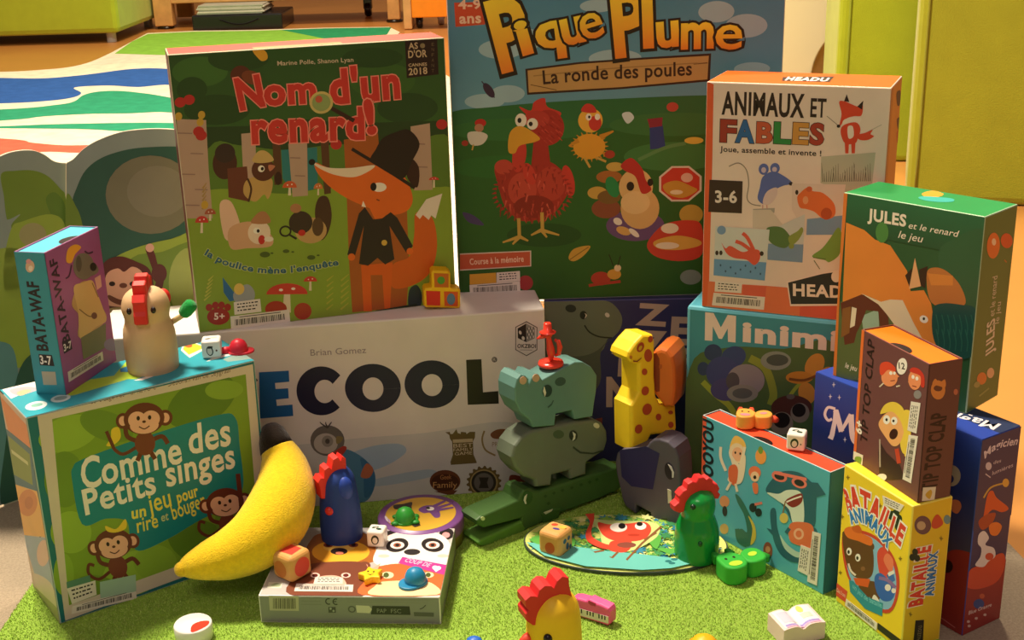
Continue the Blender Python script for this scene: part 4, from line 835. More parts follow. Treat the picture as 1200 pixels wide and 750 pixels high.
rt.z(940, 530, 3.408); rt.P('dcd0bc', 480, 136, 537, 130, 530, 194, 474, 202); rt.Q('c8a038', 490, 170, 512, 145, 520, 160, 508, 190)
n_ = MB(); ic = Vector(r.location)
finish(r, mb, tr, 'sleeve', 'inner_box')
def notch(root, key, u, rad, name='thumb_notch'):
    x, y, yaw, w, h, d, z0 = BX[key]; x, y, w, h, d, z0 = [q*S for q in (x, y, w, h, d, z0)]; z0 += B0
    a = Vector((math.cos(yaw), math.sin(yaw), 0)); n = Vector((-math.sin(yaw), math.cos(yaw), 0))
    c = Vector((x, y, z0+h-.0004))+a*w*u+n*.0014; m = MB()
    m.poly([c+a*rad*math.cos(t)+n*rad*.62*math.sin(t) for t in [math.pi*i/18 for i in range(19)]], '1c1412'); m.build(name, M_CARD, root)
notch(r, 'tip', .55, .0105)

# ---- teal blue box in front, right
r, mb, tr, F = gamebox('tattoo', 'card_box', 'flat blue card box with a shark in pink glasses and a red end', 'card box',
    ('56aebe', '3a7f8e', 'c8c8c0', 'e0603c', '3a7f8e', 'f0502e'), dict(FLT=(823.6, 486.7), FRT=(979, 554), BRT=(990, 544.6), BLT=(848, 478.5), FRB=(963.7, 697.7), FLB=(816, 617)), kind='sleeve')
f = F['front'].z(790, 440, 2.677)
f.fill('d85a3a', 0, 0, .035, 1)
f.T('17262c', 'TATTOOYOU', 30, 112, 440, 124, 148, off=.04)
SK = 'e8b088'
f.Q('f0c060', 178, 215, 195, 190, 222, 205, 225, 235, 180, 235); f.E('e8d0a8', 198, 245, 26, 32); f.E(SK, 200, 248, 18, 22); f.E('221a16', 193, 243, 3, 4); f.E('221a16', 209, 246, 3, 4); f.Q('e8d8b8', 172, 240, 182, 290, 165, 330, 205, 340, 222, 300, 225, 250, 205, 280); f.Q('d86a40', 170, 290, 190, 280, 200, 300, 190, 345, 170, 330); f.L('e8d8b8', 9, 160, 300, 145, 260, 146, 225); f.L('e8d8b8', 9, 205, 290, 218, 250, 225, 225); f.L('e8d8b8', 8, 175, 335, 160, 360); f.L('e8d8b8', 8, 190, 340, 195, 365)
f.E('f0a050', 276, 255, 18, 24); f.E('7a9a3a', 276, 235, 8, 12); f.E('e87a50', 254, 305, 20, 20); f.E('f0c8a0', 254, 318, 14, 16); f.E('221a16', 254, 320, 5, 6); f.Q('e87a50', 245, 340, 262, 340, 262, 368, 250, 370)
f.E('d89060', 152, 395, 16, 18); f.E('2a2a2a', 152, 425, 8, 16); f.E('c8a060', 148, 480, 14, 16)
f.Q('30705e', 188, 372, 205, 385, 225, 420, 245, 470, 238, 520, 222, 535, 200, 525, 190, 490, 205, 480, 222, 490, 215, 440, 195, 400); f.Q('d8c04a', 228, 440, 248, 470, 250, 510, 232, 530, 240, 480); f.E('22302c', 244, 415, 12, 14); f.E('22302c', 262, 430, 11, 13); f.L('e07a6a', 8, 250, 405, 275, 400); f.L('30705e', 14, 190, 480, 195, 515, 220, 532)
f.E('8a4a3a', 288, 548, 15, 26); f.E('c88a60', 288, 545, 8, 10)
SH = '2f6270'
f.Q(SH, 300, 430, 318, 420, 322, 480, 345, 540, 390, 560, 420, 530, 440, 480, 455, 500, 430, 560, 385, 588, 335, 566, 308, 515); f.P(SH, 286, 478, 320, 490, 330, 530)
f.Q(SH, 288, 362, 312, 325, 345, 302, 400, 305, 440, 335, 456, 350, 452, 420, 440, 480, 380, 470, 350, 420, 320, 385); f.P(SH, 425, 335, 462, 338, 487, 375, 450, 385)
f.Q('d8e0d0', 292, 368, 330, 372, 360, 360, 400, 365, 412, 400, 408, 465, 375, 465, 362, 420, 325, 392); f.Q('8a2f2a', 352, 395, 380, 378, 408, 372, 405, 400, 375, 415); f.L('efe8dc', 5, 355, 398, 380, 388, 406, 380)
f.Q('b8d0c0', 330, 500, 345, 545, 388, 572, 420, 545, 390, 555, 352, 530)
for cx, cy in ((335, 318), (400, 338)): f.E('e87a6a', cx, cy, 26, 16, 18); f.E('2a2a2a', cx, cy, 17, 10, 18)
f.P('e87a6a', 318, 300, 425, 322, 425, 332, 318, 310)
f.Q('e0704a', 362, 470, 395, 460, 440, 475, 432, 540, 395, 535, 362, 518); f.E('f0b090', 392, 498, 17, 18); f.E('e0704a', 392, 498, 10, 11); f.L('8a6a3a', 4, 352, 395, 340, 440); f.E('d8c060', 345, 448, 14, 16); f.L(SH, 12, 362, 480, 350, 495)
f.sticker(r, 438, 490, 466, 498, 446, 660, 414, 646, vert=True, seed=41); f.sticker(r, 398, 532, 432, 545, 416, 628, 384, 612, vert=True, bars=False, lines=4, seed=42, name='library_sticker')
finish(r, mb, tr, 'sleeve', 'inner_box'); notch(r, 'tattoo', .48, .010)

# ---- purple and teal card box on the monkey box
r, mb, tr, F = gamebox('bata', 'card_box', 'purple and teal card box with a dog, standing on the monkey box', 'card box',
    ('3a9aa8', 'a05a92', '8a4a80', '3a8a98', '8a4a80', '4fb4c4'), dict(FLT=(12.6, 296), FRT=(53, 297.4), BRT=(116, 265), BLT=(81, 262), FLB=(46, 460), FRB=(77, 463), BRB=(136, 424)), kind='sleeve')
f = F['front'].z(0, 240, 3.571)
f.T('23282c', 'BATA-WAF', 44, 208, 640, 162, 350, off=.035)
f.E('d8b898', 125, 275, 20, 30); f.E('f0e0c8', 128, 285, 10, 14); f.E('d8a0a0', 118, 250, 12, 12)
f.P('22262a', 170, 650, 222, 655, 232, 695, 176, 690); f.T('e8e4dc', '3-7', 28, 178, 685, 222, 690, off=.03); f.P('b8b098', 182, 712, 235, 715, 240, 760, 190, 758)
rt = F['right'].z(0, 240, 3.571)
rt.T('33283a', 'BATA-WAF', 29, 291, 572, 238, 222, off=.025); rt.P('33283a', 258, 575, 292, 560, 300, 605, 266, 625); rt.T('e8dce0', '3-7', 22, 266, 615, 298, 598, off=.03)
rt.Q('c8a068', 300, 420, 330, 470, 330, 560, 440, 490, 420, 420, 380, 330, 330, 335); rt.Q('dcb878', 308, 350, 345, 330, 385, 320, 405, 370, 430, 440, 442, 490, 400, 515, 335, 565, 325, 450)
rt.P('7a7a58', 335, 560, 440, 500, 440, 600, 345, 650); rt.E('7a7468', 350, 260, 44, 56); rt.Q('7a7468', 360, 240, 400, 250, 412, 280, 385, 300, 350, 300); rt.E('2a2624', 390, 262, 14, 18); rt.Q('eca83a', 278, 240, 285, 190, 315, 168, 340, 180, 315, 210, 300, 245); rt.E('5a544c', 330, 250, 12, 34)
rt.L('4a2f4a', 7, 355, 195, 370, 205, 390, 198); rt.L('4a2f4a', 6, 300, 255, 290, 300, 275, 312); rt.P('e0b0a0', 395, 310, 420, 295, 425, 345, 405, 360); rt.L('8a6a3a', 5, 330, 440, 370, 470, 400, 465); rt.E('7a4a34', 392, 468, 12, 14); rt.L('8a6a3a', 4, 385, 330, 410, 390); rt.E('8a7aa0', 465, 590, 34, 26)
rt.sticker(r, 280, 700, 424, 618, 428, 655, 284, 742, seed=51)
finish(r, mb, tr, 'sleeve', 'inner_box')
x, y, yaw, w, h, d, z0 = BX['bata']; a = Vector((math.cos(yaw), math.sin(yaw), 0)); n = Vector((-math.sin(yaw), math.cos(yaw), 0))
c = Vector((x*S, y*S, (z0+h)*S+B0-.0004))+a*(w*S-.0014)+n*d*S*.5; m = MB()
m.poly([c+n*.0105*math.cos(t)-a*.0075*math.sin(t) for t in [math.pi*i/18 for i in range(19)]], '1c1412'); m.build('thumb_notch', M_CARD, r)

# ---- monkey box
r, mb, tr, F = gamebox('singes', 'game_box', 'square game box with cartoon monkeys and a teal title patch, front left', 'game box',
    ('1f7078', 'c8b090', '36a8b4', 'd8b890', '2a6a70', '2a8088'), dict(FLT=(27, 485), FRT=(298, 426), FLB=(73, 737), FRB=(321, 641), BLB=(41, 686), BLT=(-1, 459)), edge='b8c8c0')
f = F['front'].z(0, 420, 2.345)
f.P('d6c6b4', 98, 148, 694, 24, 740, 505, 186, 732)
f.P('7f9f30', 140, 158, 676, 50, 714, 482, 196, 690)
for q in ((190, 200, 90, 50, -15, '93b43c'), (300, 180, 80, 40, 20, '6f9030'), (560, 120, 100, 60, -30, '5f8228'), (180, 330, 60, 80, 0, '6f9030'), (380, 590, 90, 60, -20, '93b43c'), (280, 640, 70, 40, 10, '6f9030'), (560, 500, 90, 60, 20, '5f8228'), (660, 440, 60, 60, 0, '6f9030'), (200, 480, 60, 60, 30, '93b43c'), (440, 560, 60, 50, 0, '8aac38'), (620, 90, 50, 26, 0, '8aac38'), (180, 600, 30, 60, 0, '8aac38')):
    pl = [f.uv(*p) for p in ellipse(*q[:5])]; f.raw(q[5], pl)
f.P('d6c6b4', 98, 148, 142, 157, 197, 692, 186, 732); f.P('d6c6b4', 98, 148, 694, 24, 678, 48, 140, 158); f.P('d6c6b4', 694, 24, 740, 505, 714, 484, 676, 48); f.P('d6c6b4', 740, 505, 186, 732, 196, 688, 714, 482)
f.Q('14828c', 202, 330, 205, 295, 235, 272, 400, 215, 600, 158, 650, 165, 662, 240, 672, 350, 640, 400, 560, 440, 480, 490, 395, 528, 370, 490, 358, 445, 300, 440, 232, 456)
WH = 'f0e6da'
f.T(WH, 'C', 84, 232, 358, 288, 345, off=.02); f.T(WH, 'omme', 74, 292, 345, 512, 282, off=.022); f.T(WH, 'des', 74, 530, 262, 640, 236, off=.022)
f.T(WH, 'Petits', 66, 242, 430, 442, 366, off=.022); f.T(WH, 'singes', 66, 470, 350, 652, 296, off=.022)
YT = 'e8dc5a'
f.T(YT, 'un', 30, 374, 440, 414, 430, off=.03); f.T(YT, 'jeu', 50, 424, 424, 484, 402, off=.012); f.T(YT, 'pour', 30, 500, 395, 556, 374, off=.03); f.T(YT, 'rire', 38, 390, 478, 448, 460, off=.012); f.T('b8c890', 'et', 22, 456, 446, 476, 440, off=.02); f.T(YT, 'bouger', 38, 488, 440, 576, 402, off=.012)
def monkey(f, x, y, s, ang=0, armup=True):
    B, SKN = '6a2f26', 'f0b498'; co, si = math.cos(math.radians(ang)), math.sin(math.radians(ang))
    q = lambda a, b: (x+s*(a*co-b*si), y+s*(a*si+b*co))
    fl = lambda *a: [v for i in range(0, len(a), 2) for v in q(a[i], a[i+1])]
    f.L(B, 9*s, *fl(-25, 75, -60, 90, -85, 70, -80, 45, -65, 50)); f.L(B, 12*s, *fl(-15, 60, -45, 45, -50, 20)); f.L(B, 12*s, *fl(15, 60, 45, 50, 60, 70)); f.L(B, 12*s, *fl(-10, 85, -22, 110)); f.L(B, 12*s, *fl(12, 85, 25, 108))
    e = lambda c, a, b, rx, ry: f.E(c, *q(a, b), rx*s, ry*s, ang)
    e('7a3a2e', 0, 65, 27, 32)
    for k in (-1, 1): e(B, 56*k, 2, 19, 21); e(SKN, 56*k, 2, 11, 13)
    e(B, 0, 0, 54, 42); e(SKN, -18, 2, 24, 22); e(SKN, 18, 2, 24, 22); e(SKN, 0, 18, 38, 22)
    for k in (-1, 1): e('2a1410', 15*k, -2, 4.5, 6)
    e('5a2a20', 0, 8, 5, 3.5); f.L('5a2a20', 3*s, *fl(-14, 20, 0, 27, 14, 20))
monkey(f, 405, 162, 1.05, -3); f.Q('e8c83a', 315, 190, 335, 185, 340, 215, 318, 235, 300, 235, 312, 215); f.L('6a2f26', 10, 300, 195, 318, 235)
monkey(f, 322, 510, 1.0, -12); f.Q('e8c83a', 300, 460, 330, 468, 355, 440, 358, 465, 330, 478, 305, 475)
monkey(f, 625, 392, .92, -10); f.L('6a2f26', 12, 668, 400, 662, 350, 658, 315)
f.T('7a6050', 'Vincent Lagen et Marina Polle', 15, 232, 122, 438, 82, off=0, shear=.2); f.T('7a6050', 'Déborah van de Leygraaf', 15, 470, 76, 640, 42, off=0, shear=.2)
f.sticker(r, 206, 690, 386, 634, 390, 660, 204, 712, seed=61); f.sticker(r, 190, 640, 272, 614, 276, 654, 205, 684, bars=False, lines=3, seed=62, name='library_sticker'); f.sticker(r, 188, 622, 256, 600, 258, 618, 190, 640, bars=False, tint='5a8a72', name='theme_sticker')
s = f.sticker(r, 285, 618, 386, 594, 388, 640, 287, 664, bars=False, tint='a8c8b0', name='picture_sticker'); f.Q('e0c860', 320, 640, 345, 612, 372, 612, 368, 640, 340, 650)
t = F['top'].z(120, 340, 6.316)
t.fill('2f9fae', 0, 0, 1, 1); t.P('eef0d8', 540, 395, 585, 385, 745, 440, 560, 530, 500, 470); t.P('b8d03a', 560, 402, 590, 398, 715, 440, 560, 505, 520, 460); t.E('c0602e', 572, 425, 34, 22)
t.P('f0ece0', 690, 560, 780, 515, 985, 478, 980, 492, 850, 520); t.P('8aa89c', 840, 540, 985, 490, 1120, 470, 1120, 530, 880, 560); t.P('a8c838', 60, 560, 190, 480, 260, 590, 330, 610, 120, 690, -60, 690); t.P('2f78a8', 10, 615, 190, 560, 210, 580, 60, 640, 10, 640); t.P('a8c838', -400, 800, -200, 690, 0, 660, 300, 620, 60, 690, -300, 790); t.P('f0ece0', 100, 700, 360, 625, 380, 630, 160, 700)
t.z(0, 430, 10.71); t.P('efe8dc', 0, 290, 430, 160, 445, 255, 120, 400); t.Q('c8b0b8', 90, 310, 260, 280, 380, 300, 340, 330, 180, 370); t.Q('f0b890', 170, 340, 240, 310, 310, 320, 250, 360, 200, 370); t.E('e8f4ec', 380, 475, 110, 42, -8); t.E('8ac0b0', 385, 470, 60, 18, -8); t.E('c8d8d0', 625, 408, 105, 38, -8); t.E('8aa098', 625, 406, 70, 20, -8)
l = F['left'].z(0, 400, 2.143)
l.fill('d8c8a8', 0, 0, 1, 1); l.P('e8924a', 0, 140, 60, 200, 75, 262, 20, 225); l.P('1f7078', 10, 215, 75, 262, 90, 300, 120, 480, 100, 490, 40, 360, 20, 300); l.P('7a9a30', 20, 235, 70, 275, 80, 355, 35, 330); l.P('c8d890', 28, 268, 66, 295, 68, 305, 30, 278); l.P('f0bc58', 40, 355, 90, 370, 118, 490, 60, 480); l.E('d88a3a', 70, 400, 22, 34); l.E('c87a30', 72, 400, 10, 16)
l.P('a0bcc0', 60, 480, 125, 495, 150, 640, 90, 580); l.E('e8c8a8', 110, 530, 16, 34); l.Q('dcd0b0', 85, 580, 130, 610, 150, 680, 120, 660); l.P('b0b078', 90, 610, 150, 680, 158, 720, 110, 660)
finish(r, mb, tr)

# ---- flat animal-face box lying on the grass mat
r, mb, tr, F = gamebox('panda', 'card_box', 'flat grey card box lying down, with panda, lion and bear faces on its lid', 'card box',
    ('8c8d88', '84857e', 'd6cfc6', '8c8d88', '8c8d88', '9a9b96'), dict(FLT=(302, 697), FRT=(518, 700), BRT=(533, 619), FLB=(306, 730), FRB=(515, 731.7)), kind='carton', edge='e8e4dc')
t = F['top'].z(290, 500, 3)
t.fill('bcb8b2', .01, .01, .99, .99)
t.Q('a8621f', 205, 440, 222, 400, 260, 375, 400, 372, 445, 410, 450, 450, 425, 480, 225, 482); t.E('f5b22c', 328, 440, 102, 42); t.E('f8c858', 322, 425, 56, 14)
for x in (284, 372): t.E('8a3a20', x, 416, 17, 8); t.E('2a1610', x, 415, 8, 6)
t.E('2a1a14', 322, 438, 30, 12); t.E('e88a6a', 324, 444, 14, 5)
t.E('7a4028', 412, 488, 22, 14); t.E('f0a890', 412, 489, 12, 8); t.Q('7a4028', 150, 590, 172, 520, 215, 484, 300, 474, 400, 476, 424, 500, 424, 592)
for x in (238, 347): t.E('f4d0c0', x, 522, 17, 9); t.E('6a2018', x, 522, 10, 6)
t.Q('f0b8a0', 240, 560, 246, 530, 300, 522, 338, 534, 342, 562)
t.E('241c1c', 505, 384, 28, 18); t.E('e8a0a0', 508, 388, 16, 9); t.E('241c1c', 700, 378, 26, 20); t.E('e8a0a0', 698, 382, 14, 10)
t.Q('f8f2e6', 448, 480, 462, 420, 500, 382, 580, 362, 660, 372, 712, 410, 716, 480, 690, 500, 560, 505)
for x, rt_ in ((527, -10), (652, 10)): t.E('241c1c', x, 417, 40, 24, rt_); t.E('f4e8dc', x, 417, 25, 13); t.E('a05a40', x, 417, 14, 8); t.E('1c1210', x, 417, 7, 5)
t.E('2c2626', 580, 441, 29, 11); t.E('f4c8b8', 480, 455, 20, 6); t.E('f4c8b8', 690, 455, 20, 6)
t.Q('ee6a34', 408, 592, 416, 540, 440, 500, 520, 482, 600, 488, 690, 500, 700, 540, 690, 592); t.P('f0b090', 428, 505, 470, 480, 450, 520); t.Q('f8d8a0', 440, 592, 452, 560, 480, 545, 600, 542, 660, 555, 672, 592)
t.E('f0e0b0', 495, 522, 22, 12); t.E('4a5a24', 490, 522, 10, 9); t.E('f0e0b0', 640, 522, 20, 10); t.E('4a5a24', 640, 522, 9, 8)
t.P('ee3a94', 546, 458, 710, 488, 704, 524, 532, 480); t.T('f8c8dc', 'COUP DE', 13, 552, 474, 640, 494, off=.02); t.E('fff0f4', 663, 496, 10, 7); t.E('fff0f4', 675, 498, 10, 7); t.P('fff0f4', 653, 498, 685, 500, 667, 512)
t.P('dce0cc', 74, 545, 124, 545, 118, 566, 68, 566); t.Q('a8b890', 80, 558, 100, 548, 116, 552, 110, 562)
t.sticker(r, 172, 551, 374, 556, 372, 581, 164, 578, seed=71); t.sticker(r, 238, 528, 336, 530, 336, 552, 234, 551, bars=False, lines=3, seed=72, name='library_sticker')
f = F['front'].z(290, 500, 3)
f.P('b8b29c', 76, 592, 186, 594, 186, 648, 80, 646)
for k in range(17): f.P('5f5a4c', 92+k*5, 602, 94+k*5+(k % 3)*.8, 602, 94+k*5+(k % 3)*.8, 640, 92+k*5, 640)
f.L('7f8078', 2, 195, 600, 270, 601); f.L('7f8078', 2, 195, 612, 265, 613); f.L('7f8078', 2, 195, 624, 268, 625); f.L('8a8b84', 3, 360, 606, 650, 612); f.L('8a8b84', 3, 360, 616, 640, 620)
ringpoly(f, '3f403c', 294, 614, (12, 12), (8, 8, 0, 0), 60, 300, 16); ringpoly(f, '3f403c', 320, 615, (12, 12), (8, 8, 0, 0), 60, 300, 16); f.P('3f403c', 312, 613, 322, 613, 322, 616, 312, 616)
f.P('50514c', 292, 634, 318, 634, 318, 654, 292, 654); f.E('a3a49f', 300, 640, 4, 4); f.E('a3a49f', 310, 648, 4, 4)
ringpoly(f, '5f605a', 375, 642, (14, 12), (9, 8, 0, 0), 0, 359.9, 16); f.P('d0ccb8', 390, 628, 436, 630, 446, 642, 436, 656, 392, 654); f.P('3a3a38', 448, 630, 576, 632, 576, 662, 440, 660); f.T('8f9088', 'PAP', 14, 462, 654, 494, 655); f.T('8f9088', 'FSC', 14, 510, 655, 545, 656)
f.P('5f605a', 588, 652, 656, 654, 654, 668, 588, 666); f.L('4a4a46', 3, 610, 642, 620, 638, 632, 628)
finish(r, mb, tr, 'carton')
# ------------------------------------------------------------------ jungle folding board behind the monkey box (left)
crease = G(78, 545); ice = BX['ice']
PR = Plane((crease.x, 1.10, 0), -.02); PRc = PR.at(78, 300); PL = Plane(PRc, .75)
root = thing('folding_board', (PRc.x, PRc.y, 0), 'scalloped folding cardboard screen printed with jungle leaves and a monkey, far left', 'board')
def jp(px, py):
    return (PL if px < 78 else PR).at(px, py)
top = spline(pairs((-60, 225, -20, 196, 0, 183, 18, 177, 38, 176, 52, 181, 62, 188, 71, 190.5, 77.9, 190.8)), 5, False)
topR = spline(pairs((78, 190.5, 86, 186, 98, 174, 115, 164, 140, 155, 165, 151.5, 195, 151, 240, 156, 270, 170)), 5, False)
def leaf(pl, tp, xs_, name):
    front = [pl.at(*q) for q in tp]; b0 = Vector((front[-1].x, front[-1].y, .004)); b1 = Vector((front[0].x, front[0].y, .004))
    m = MB(); m.prism(front+[b0, b1], pl.n*.0022, 'd8d0b8', .0003)
    return m, pl
J = 4.6875
def deco(m, pl, z, c, pts, lo=None, hi=None):
    P3 = [pl.at(*q)-pl.n*(.0003+z*.00012) for q in pts]; m.poly([Vector((p.x, p.y, max(p.z, .006))) for p in P3], c)
SKY, DK, MID, LG, OLV = '8b9a90', '2f5a4a', '6f8c34', '93ab40', '77765c'
sc_ = lambda a, x0=0, y0=140, s=J: [(x0+p[0]/s, y0+p[1]/s) for p in pairs(a)]
m, pl = leaf(PR, topR, 0, 'r')
deco(m, pl, 0, SKY, [(78, 192)]+[(x, y+.8) for x, y in topR[1:]]+[(262, 560), (78, 560)])
deco(m, pl, 1, DK, spline(sc_((395, 470, 420, 380, 470, 280, 560, 210, 700, 165, 850, 150, 1000, 150, 1180, 170, 1250, 700, 900, 800, 500, 900, 380, 700))))
deco(m, pl, 2, MID, spline(sc_((365, 420, 420, 480, 450, 560, 470, 700, 420, 800, 368, 800))))
deco(m, pl, 3, OLV, ellipse(177, 228, 53, 46)); deco(m, pl, 4, '828068', ellipse(185, 224, 36, 30))
deco(m, pl, 4, LG, spline(pairs((110, 330, 130, 305, 160, 290, 200, 280, 260, 272, 262, 420, 110, 420))))
deco(m, pl, 5, MID, spline(pairs((150, 310, 190, 295, 235, 290, 240, 400, 160, 400)))); deco(m, pl, 6, '9cab58', ellipse(222, 332, 24, 42))
Bn = '5a2a24'
deco(m, pl, 7, Bn, spline(sc_((610, 180, 632, 175, 650, 205, 665, 260, 690, 290, 668, 390, 640, 380, 655, 310, 640, 270, 622, 220), 0, 240, 3.571)))
deco(m, pl, 8, 'd8a890', ellipse(176, 290, 5, 5)); deco(m, pl, 7, Bn, spline(pairs((120, 330, 122, 308, 140, 300, 160, 306, 176, 316, 180, 340, 168, 362, 125, 362)))); deco(m, pl, 8, Bn, ellipse(187, 320, 9, 11))
deco(m, pl, 9, 'd8a486', spline(pairs((122, 350, 125, 322, 138, 314, 146, 318, 156, 312, 168, 320, 172, 345, 160, 358, 130, 358))))
for x in (132, 156): deco(m, pl, 10, '2a1814', ellipse(x, 332, 3.6, 2.8))
deco(m, pl, 10, '6a3a2a', ellipse(145, 334, 4.6, 3)); deco(m, pl, 10, '6a3a2a', spline(pairs((128, 345, 145, 351, 166, 344, 164, 350, 145, 357, 130, 352)))); deco(m, pl, 8, '9a8a58', spline(pairs((125, 362, 170, 362, 176, 385, 122, 385))))
m.build('panel', M_CARD, root)
m, pl = leaf(PL, top, 0, 'l')
deco(m, pl, 0, SKY, [(x, y+.8) for x, y in top[:-1]]+[(70, 192), (77, 192), (77, 600), (-60, 640)])
deco(m, pl, 1, MID, spline(sc_((5, 300, 80, 282, 180, 280, 260, 310, 330, 380, 360, 430, 360, 640, 250, 700, 100, 640, 40, 560, 20, 420))))
deco(m, pl, 2, SKY, spline(sc_((-20, 520, 40, 550, 110, 520, 60, 580, 70, 650, -60, 800, -90, 600)))); deco(m, pl, 3, LG, spline(sc_((60, 600, 120, 560, 280, 520, 360, 600, 360, 900, 60, 980, 20, 800)))); deco(m, pl, 4, '9c9a68', ellipse(38, 275, 16, 14))
deco(m, pl, 3, LG, spline(pairs((-50, 330, -20, 300, 10, 290, 40, 300, 77, 330, 77, 420, -50, 420)))); deco(m, pl, 4, '5f8f90', spline(pairs((-50, 420, 0, 400, 20, 430, 18, 560, -50, 600)))); deco(m, pl, 5, DK, spline(pairs((6, 520, 20, 440, 40, 412, 77, 400, 77, 600, 5, 600)))); deco(m, pl, 2, '5d8032', spline(sc_((250, 440, 300, 400, 355, 470, 355, 600, 300, 560))))
m.build('panel', M_CARD, root)

# ------------------------------------------------------------------ hens
def hen(label, px, py, z, yaw, body, comb, prof, combprof, cth, matb=M_WOOD, k=1.0, name='hen_figure', eyes=None):
    p = G(px, py, z); root = thing(name, p, label, 'hen figure', yaw)
    m = MB(); m.lathe([(r*k, q*k) for r, q in prof], p, body, 48); m.build('body', matb, root)
    return root, p
def loc(p, yaw, f, s_, z): return p+Vector((math.cos(yaw)*f-math.sin(yaw)*s_, math.sin(yaw)*f+math.cos(yaw)*s_, z))   # f = towards the beak
def comb(root, p, yaw, prof, th, c, bev=.0012):
    m = MB(); a = Vector((math.cos(yaw), math.sin(yaw), 0)); n = Vector((-math.sin(yaw), math.cos(yaw), 0))
    m.prism([p+a*f-n*th/2+Vector((0, 0, z)) for f, z in prof], n*th, c, bev, 3); return m.build('comb', M_WOOD, root)
def ball_part(root, nm, c0, r, col, mt=M_PLAS, M=None): m = MB(); m.ball(c0, r, col, M); return m.build(nm, mt, root)
def sprof(a, n=6): return spline([(x, z) for x, z in pairs(a)], n, False)
MAT = MZ+.0003
# bare wooden hen on the monkey box
bz = topz('singes')
p = G(180, 431, bz); yw = math.radians(-86)
hk = pxm(p); R0 = 30*hk
root = thing('hen_figure', p, 'bare wooden hen figure with red comb, standing on the monkey box', 'hen figure', yw)
m = MB(); m.lathe(sprof((0, 0, .86*R0, 0, .97*R0, .05*R0, R0, .5*R0, 1.0*R0, 1.1*R0, .95*R0, 1.65*R0, .84*R0, 2.02*R0, .86*R0, 2.25*R0, .91*R0, 2.55*R0, .80*R0, 2.95*R0, .55*R0, 3.2*R0, .2*R0, 3.33*R0, 0, 3.34*R0)), p, 'dcb98a', 48); m.build('body', M_RAW, root)
cp = [(1.02, 2.12), (1.16, 2.2), (1.14, 2.5), (1.06, 2.66), (1.04, 2.9), (1.14, 3.05), (.96, 3.3), (.78, 3.25), (.78, 3.62), (.5, 3.72), (.4, 3.45), (.28, 3.82), (-.05, 3.86), (-.12, 3.5), (-.3, 3.72), (-.55, 3.6), (-.5, 3.1), (.1, 3.25), (.6, 3.0), (.84, 2.6), (.86, 2.12)]
comb(root, p, yw, [(f*R0, z*R0) for f, z in cp], .50*R0, 'dc3428')
for sgn in (-1, 1):
    ball_part(root, 'eye', loc(p, yw, .80*R0, sgn*.45*R0, 2.62*R0), (.10*R0, .10*R0, .13*R0), '241812')
root_w = root
m = MB(); q = loc(p, yw, -.75*R0, .55*R0, 2.62*R0); m.ball(q, (.28*R0, .28*R0, .36*R0), 'dc3428'); m.build('tail_peg', M_WOOD, root)
q0 = loc(p, yw, -.3*R0, .8*R0, 1.72*R0); q1 = loc(p, yw, -.25*R0, 1.28*R0, 2.0*R0); q2 = loc(p, yw, -.2*R0, 1.78*R0, 2.55*R0)
m = MB(); m.tube([q0, q1, q1+(q2-q1)*.2], .11*R0, 'e4c896', 14); st = m.build('feather_stem', M_RAW, root)
m = MB(); d = (q2-q1); m.tube([q1+d*t for t in (.0, .04, .12, .3, .6, .85, .95, 1.0)], [.02*R0, .16*R0, .22*R0, .26*R0, .27*R0, .25*R0, .18*R0, .04*R0], '1e9a44', 20); m.build('feather', M_FELT, st)
# blue hen on the flat box
pz = topz('panda')+.0003
p = G(401, 628, pz); yw = math.radians(-150); hk = pxm(p); R0 = 24.5*hk
root = thing('hen_figure', p, 'navy blue hen figure with red comb, standing on the flat animal box', 'hen figure', yw)
m = MB(); m.lathe(sprof((0, 0, .88*R0, 0, .97*R0, .06*R0, R0, .5*R0, .98*R0, 1.2*R0, .93*R0, 1.9*R0, .86*R0, 2.6*R0, .76*R0, 3.15*R0, .5*R0, 3.55*R0, .2*R0, 3.68*R0, 0, 3.68*R0)), p, '22408c', 48); m.build('body', M_WOOD, root)
cp = [(.80, 2.35), (1.0, 2.4), (1.02, 3.0), (1.1, 3.25), (.95, 3.45), (.78, 3.4), (.72, 3.8), (.5, 3.9), (.38, 3.75), (.26, 4.2), (.02, 4.28), (-.1, 4.05), (-.2, 4.25), (-.36, 4.1), (-.34, 3.5), (.2, 3.62), (.56, 3.3), (.72, 2.9), (.78, 2.35)]
comb(root, p, yw, [(f*R0, z*R0) for f, z in cp], .66*R0, 'e0342c')
P_ = Plane(p, 0); q = loc(p, yw, -.05*R0, .62*R0, 2.75*R0)
ball_part(root, 'wing', q, (.42*R0, .36*R0, .62*R0), '2848a8', M_WOOD)
q = loc(p, yw, .72*R0, .52*R0, 1.78*R0); ball_part(root, 'button', q, (.22*R0, .2*R0, .22*R0), 'd8342c')
